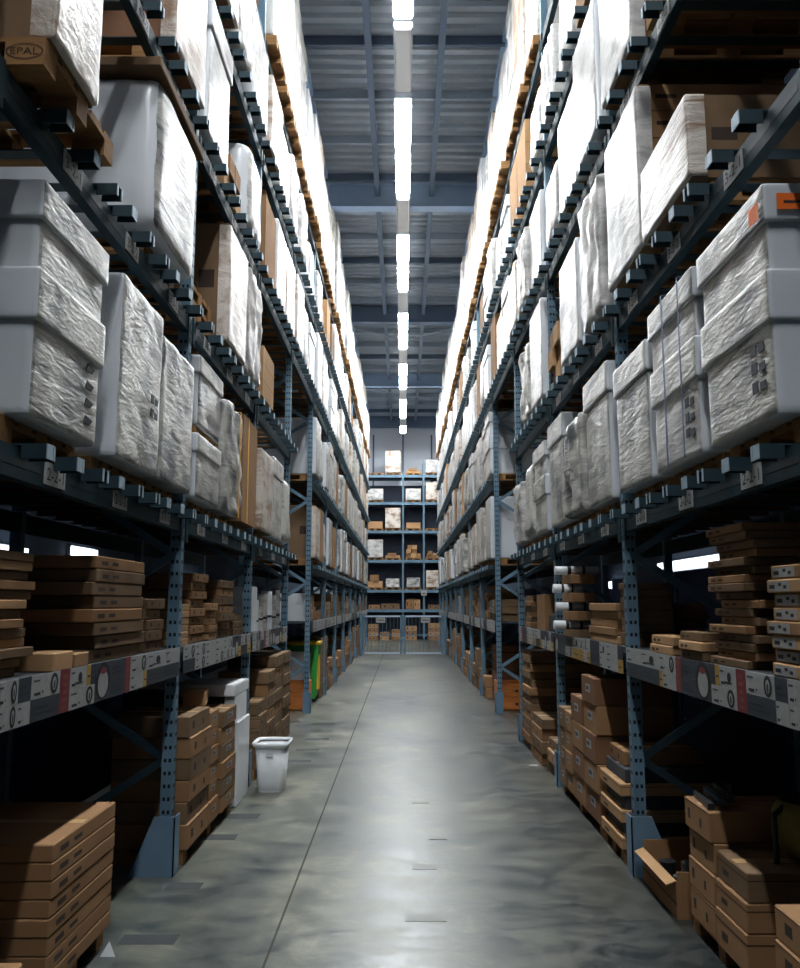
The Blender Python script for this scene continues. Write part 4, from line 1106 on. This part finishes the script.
# ------------------------------------------------------------------ end of the aisle: gate and cross rack
def gate():
    GD = 26.1
    for s in (-1, 1):
        e = ob('barrier_gate', None, None, (s * 1.285, GD, 0))
        W_ = 1.22
        m = MB(); m.tube((0, 0, 0), (0, 0, 1.28), 0.05, 0.05, 'steel_post', 14); ob('post', m.mesh('post'), e)
        for x, nm in ((0.09, 'stile'), (W_, 'stile')):
            m = MB(); m.box(-s * x - 0.025, -s * x + 0.025, -0.02, 0.02, 0.06, 1.22, 'steel_post'); ob(nm, m.mesh(nm), e)
        for z, h in ((0.06, 0.05), (1.17, 0.05), (0.62, 0.025)):
            m = MB(); m.box(-s * 0.115, -s * (W_ - 0.025), -0.015, 0.015, z, z + h, 'roof_light' if h > .03 else 'steel_post'); ob('rail', m.mesh('rail'), e)
        m = MB()
        for k in range(9):
            x = 0.2 + k * 0.115; m.box(-s * x - 0.005, -s * x + 0.005, -0.006, 0.006, 0.11, 1.17, 'steel_post')
        ob('infill_bars', m.mesh('infill_bars'), e)
        m = MB(); m.box(-s * 0.6 - 0.14, -s * 0.6 + 0.14, -0.02, -0.0155, 1.0, 1.16, 'white_label'); m.box(-s * 0.6 - 0.1, -s * 0.6 + 0.1, -0.021, -0.0202, 1.07, 1.09, 'ink')
        ob('notice', m.mesh('notice'), e)
        tag(e, 'blue-grey barrier gate with white notice closing the %s half of the aisle end' % SIDE[s], 'gate', 'gates at the aisle end')
gate()

BD = 36.9
def back_rack():
    root = ob('cross_rack', None, None, (0, BD + 0.5, 0))
    tag(root, 'blue steel pallet rack standing across the end of the aisle', 'pallet rack')
    off = Vector((0, -BD - 0.5, 0))
    xs = (-2.8, 0.0, 0.92, 2.8)
    for x in xs:
        f = ob('upright_frame', None, root, off)
        for y in (BD, BD + 1.0):
            m = MB(); m.box(x - 0.035, x + 0.035, y, y + 0.07, 0.0, 7.9 if x else 7.4, 'steel_post'); ob('post', m.mesh('post'), f)
        m = MB()
        for k in range(11): m.bar((x, BD + 0.09, 0.4 + k * 0.6), (x, BD + 1.0, 1.0 + k * 0.6), 0.03, 0.04, 'steel_post')
        ob('brace', m.mesh('brace'), f)
    for z in [SHELF] + TIER:
        for a, b in zip(xs, xs[1:]):
            m = MB(); m.box(a + 0.035, b - 0.035, BD + 0.0, BD + 0.05, z - 0.12, z, 'steel_post'); o = ob('front_beam', m.mesh('front_beam'), root, off)
            m = MB(); m.box(a + 0.035, b - 0.035, BD + 1.02, BD + 1.07, z - 0.12, z, 'steel_post'); ob('rear_beam', m.mesh('rear_beam'), root, off)
            m = MB(); m.box(a + 0.05, b - 0.05, BD + 0.05, BD + 1.02, z - 0.03, z, 'end_sheet'); ob('deck', m.mesh('deck'), root, off)
        m = MB(); 
    m = MB(); m.box(-2.8, 2.8, BD + 1.1, BD + 1.12, 0.1, 6.9, 'end_sheet'); ob('back_panel', m.mesh('back_panel'), root, off)
    m = MB(); m.box(0.79, 1.03, BD - 0.03, BD - 0.005, 1.92, 2.15, 'white_label'); m.box(0.84, 0.98, BD - 0.031, BD - 0.0302, 2.0, 2.04, 'slate'); ob('sign_plate', m.mesh('sign_plate'), root, off)
back_rack()
BACK = {0: [(-1.22, 'heap', 0, .55), (-0.45, 'crumpled', 2, .38), (0.46, 'crumpled', 1, .42), (1.35, 'carton', 0, .75)],
        1: [(-1.22, 'carton', 1, .8), (-0.45, 'heap', 0, .2), (0.46, 'heap', 1, .55), (1.35, 'heap', 2, .3)],
        2: [(-1.22, 'brown', 1, .3), (-0.45, 'carton', 2, .92), (0.46, 'brown', 1, .25), (1.35, None, 0, 0)],
        3: [(-1.22, 'plain', 2, .5), (0.46, 'plain', 2, .5), (1.35, 'carton', 2, .8)],
        4: [(-1.22, None, 0, 0), (-0.45, 'carton', 2, 1.0), (0.46, 'heap', 0, .2), (1.35, 'carton', 1, .6)]}
for t, row in BACK.items():
    for k, (x, kd, v, h) in enumerate(row):
        w = '%s along the %s of the end rack' % (ORD[k], TIERN[t])
        pallet((x, BD + 0.54, TIER[t] + 0.001), -PI / 2, ('wooden pallet, ' if kd else 'empty wooden pallet, ') + w, False)
        if kd: load(kd, v, (x, BD + 0.54, TIER[t] + 0.1065), -PI / 2, h, white_or(kd, v, t) + ', ' + w, 'pallet loads on the end rack', 0.94, 0.92)
ern = random.Random(3)
for k, (x, n, h, w) in enumerate([(-1.3, 4, .17, .42), (-0.8, 2, .17, .4), (-0.3, 3, .15, .38), (0.35, 3, .2, .5), (1.35, 4, .18, .5)]):
    z = 0.001
    for q in range(n):
        o = ob('carton', carton_mesh(0.6, w, h, 'marks', ('card', 'card_c')[(q + k) % 2]), None, (x, BD + 0.4, z), -PI / 2); z += h + 0.002
        tag(o, 'brown carton, %s up in floor column %s under the end rack' % (ORD[q], NUM[k]), 'cardboard box', 'cartons under the end rack')
for k, (x, h, w, c_) in enumerate([(-1.25, .2, .5, 'card'), (-0.55, .25, .8, 'card_b'), (0.3, .45, .34, 'card'), (0.62, .42, .26, 'card_c'), (1.35, .2, .5, 'card_b')]):
    o = ob('carton', carton_mesh(0.6, w, h, 'marks', c_), None, (x, BD + 0.4, SHELF + 0.001), -PI / 2)
    tag(o, 'brown carton, %s along the low shelf of the end rack' % ORD[k], 'cardboard box', 'cartons under the end rack')

# ------------------------------------------------------------------ camera, world, view
cam = bpy.data.cameras.new('camera'); co = bpy.data.objects.new('camera', cam); COL.objects.link(co)
co.location = (0, 0, 1.6)
co.rotation_euler = (PI / 2 + math.atan(119 / 840), 0, 0)
cam.sensor_fit = 'HORIZONTAL'; cam.sensor_width = 36; cam.lens = 36 * 840 / 800
cam.shift_x = -3 / 800
cam.clip_end = 200
scene.camera = co
w = bpy.data.worlds.new('world'); scene.world = w; w.use_nodes = True
w.node_tree.nodes['Background'].inputs[0].default_value = (0.08, 0.17, 0.5, 1)
w.node_tree.nodes['Background'].inputs[1].default_value = 0.025
scene.cycles.diffuse_bounces = 1
vs = scene.view_settings
vs.view_transform = 'Standard'; vs.look = 'None'; vs.gamma = 1.0; vs.use_curve_mapping = False
vs.exposure = 1.62
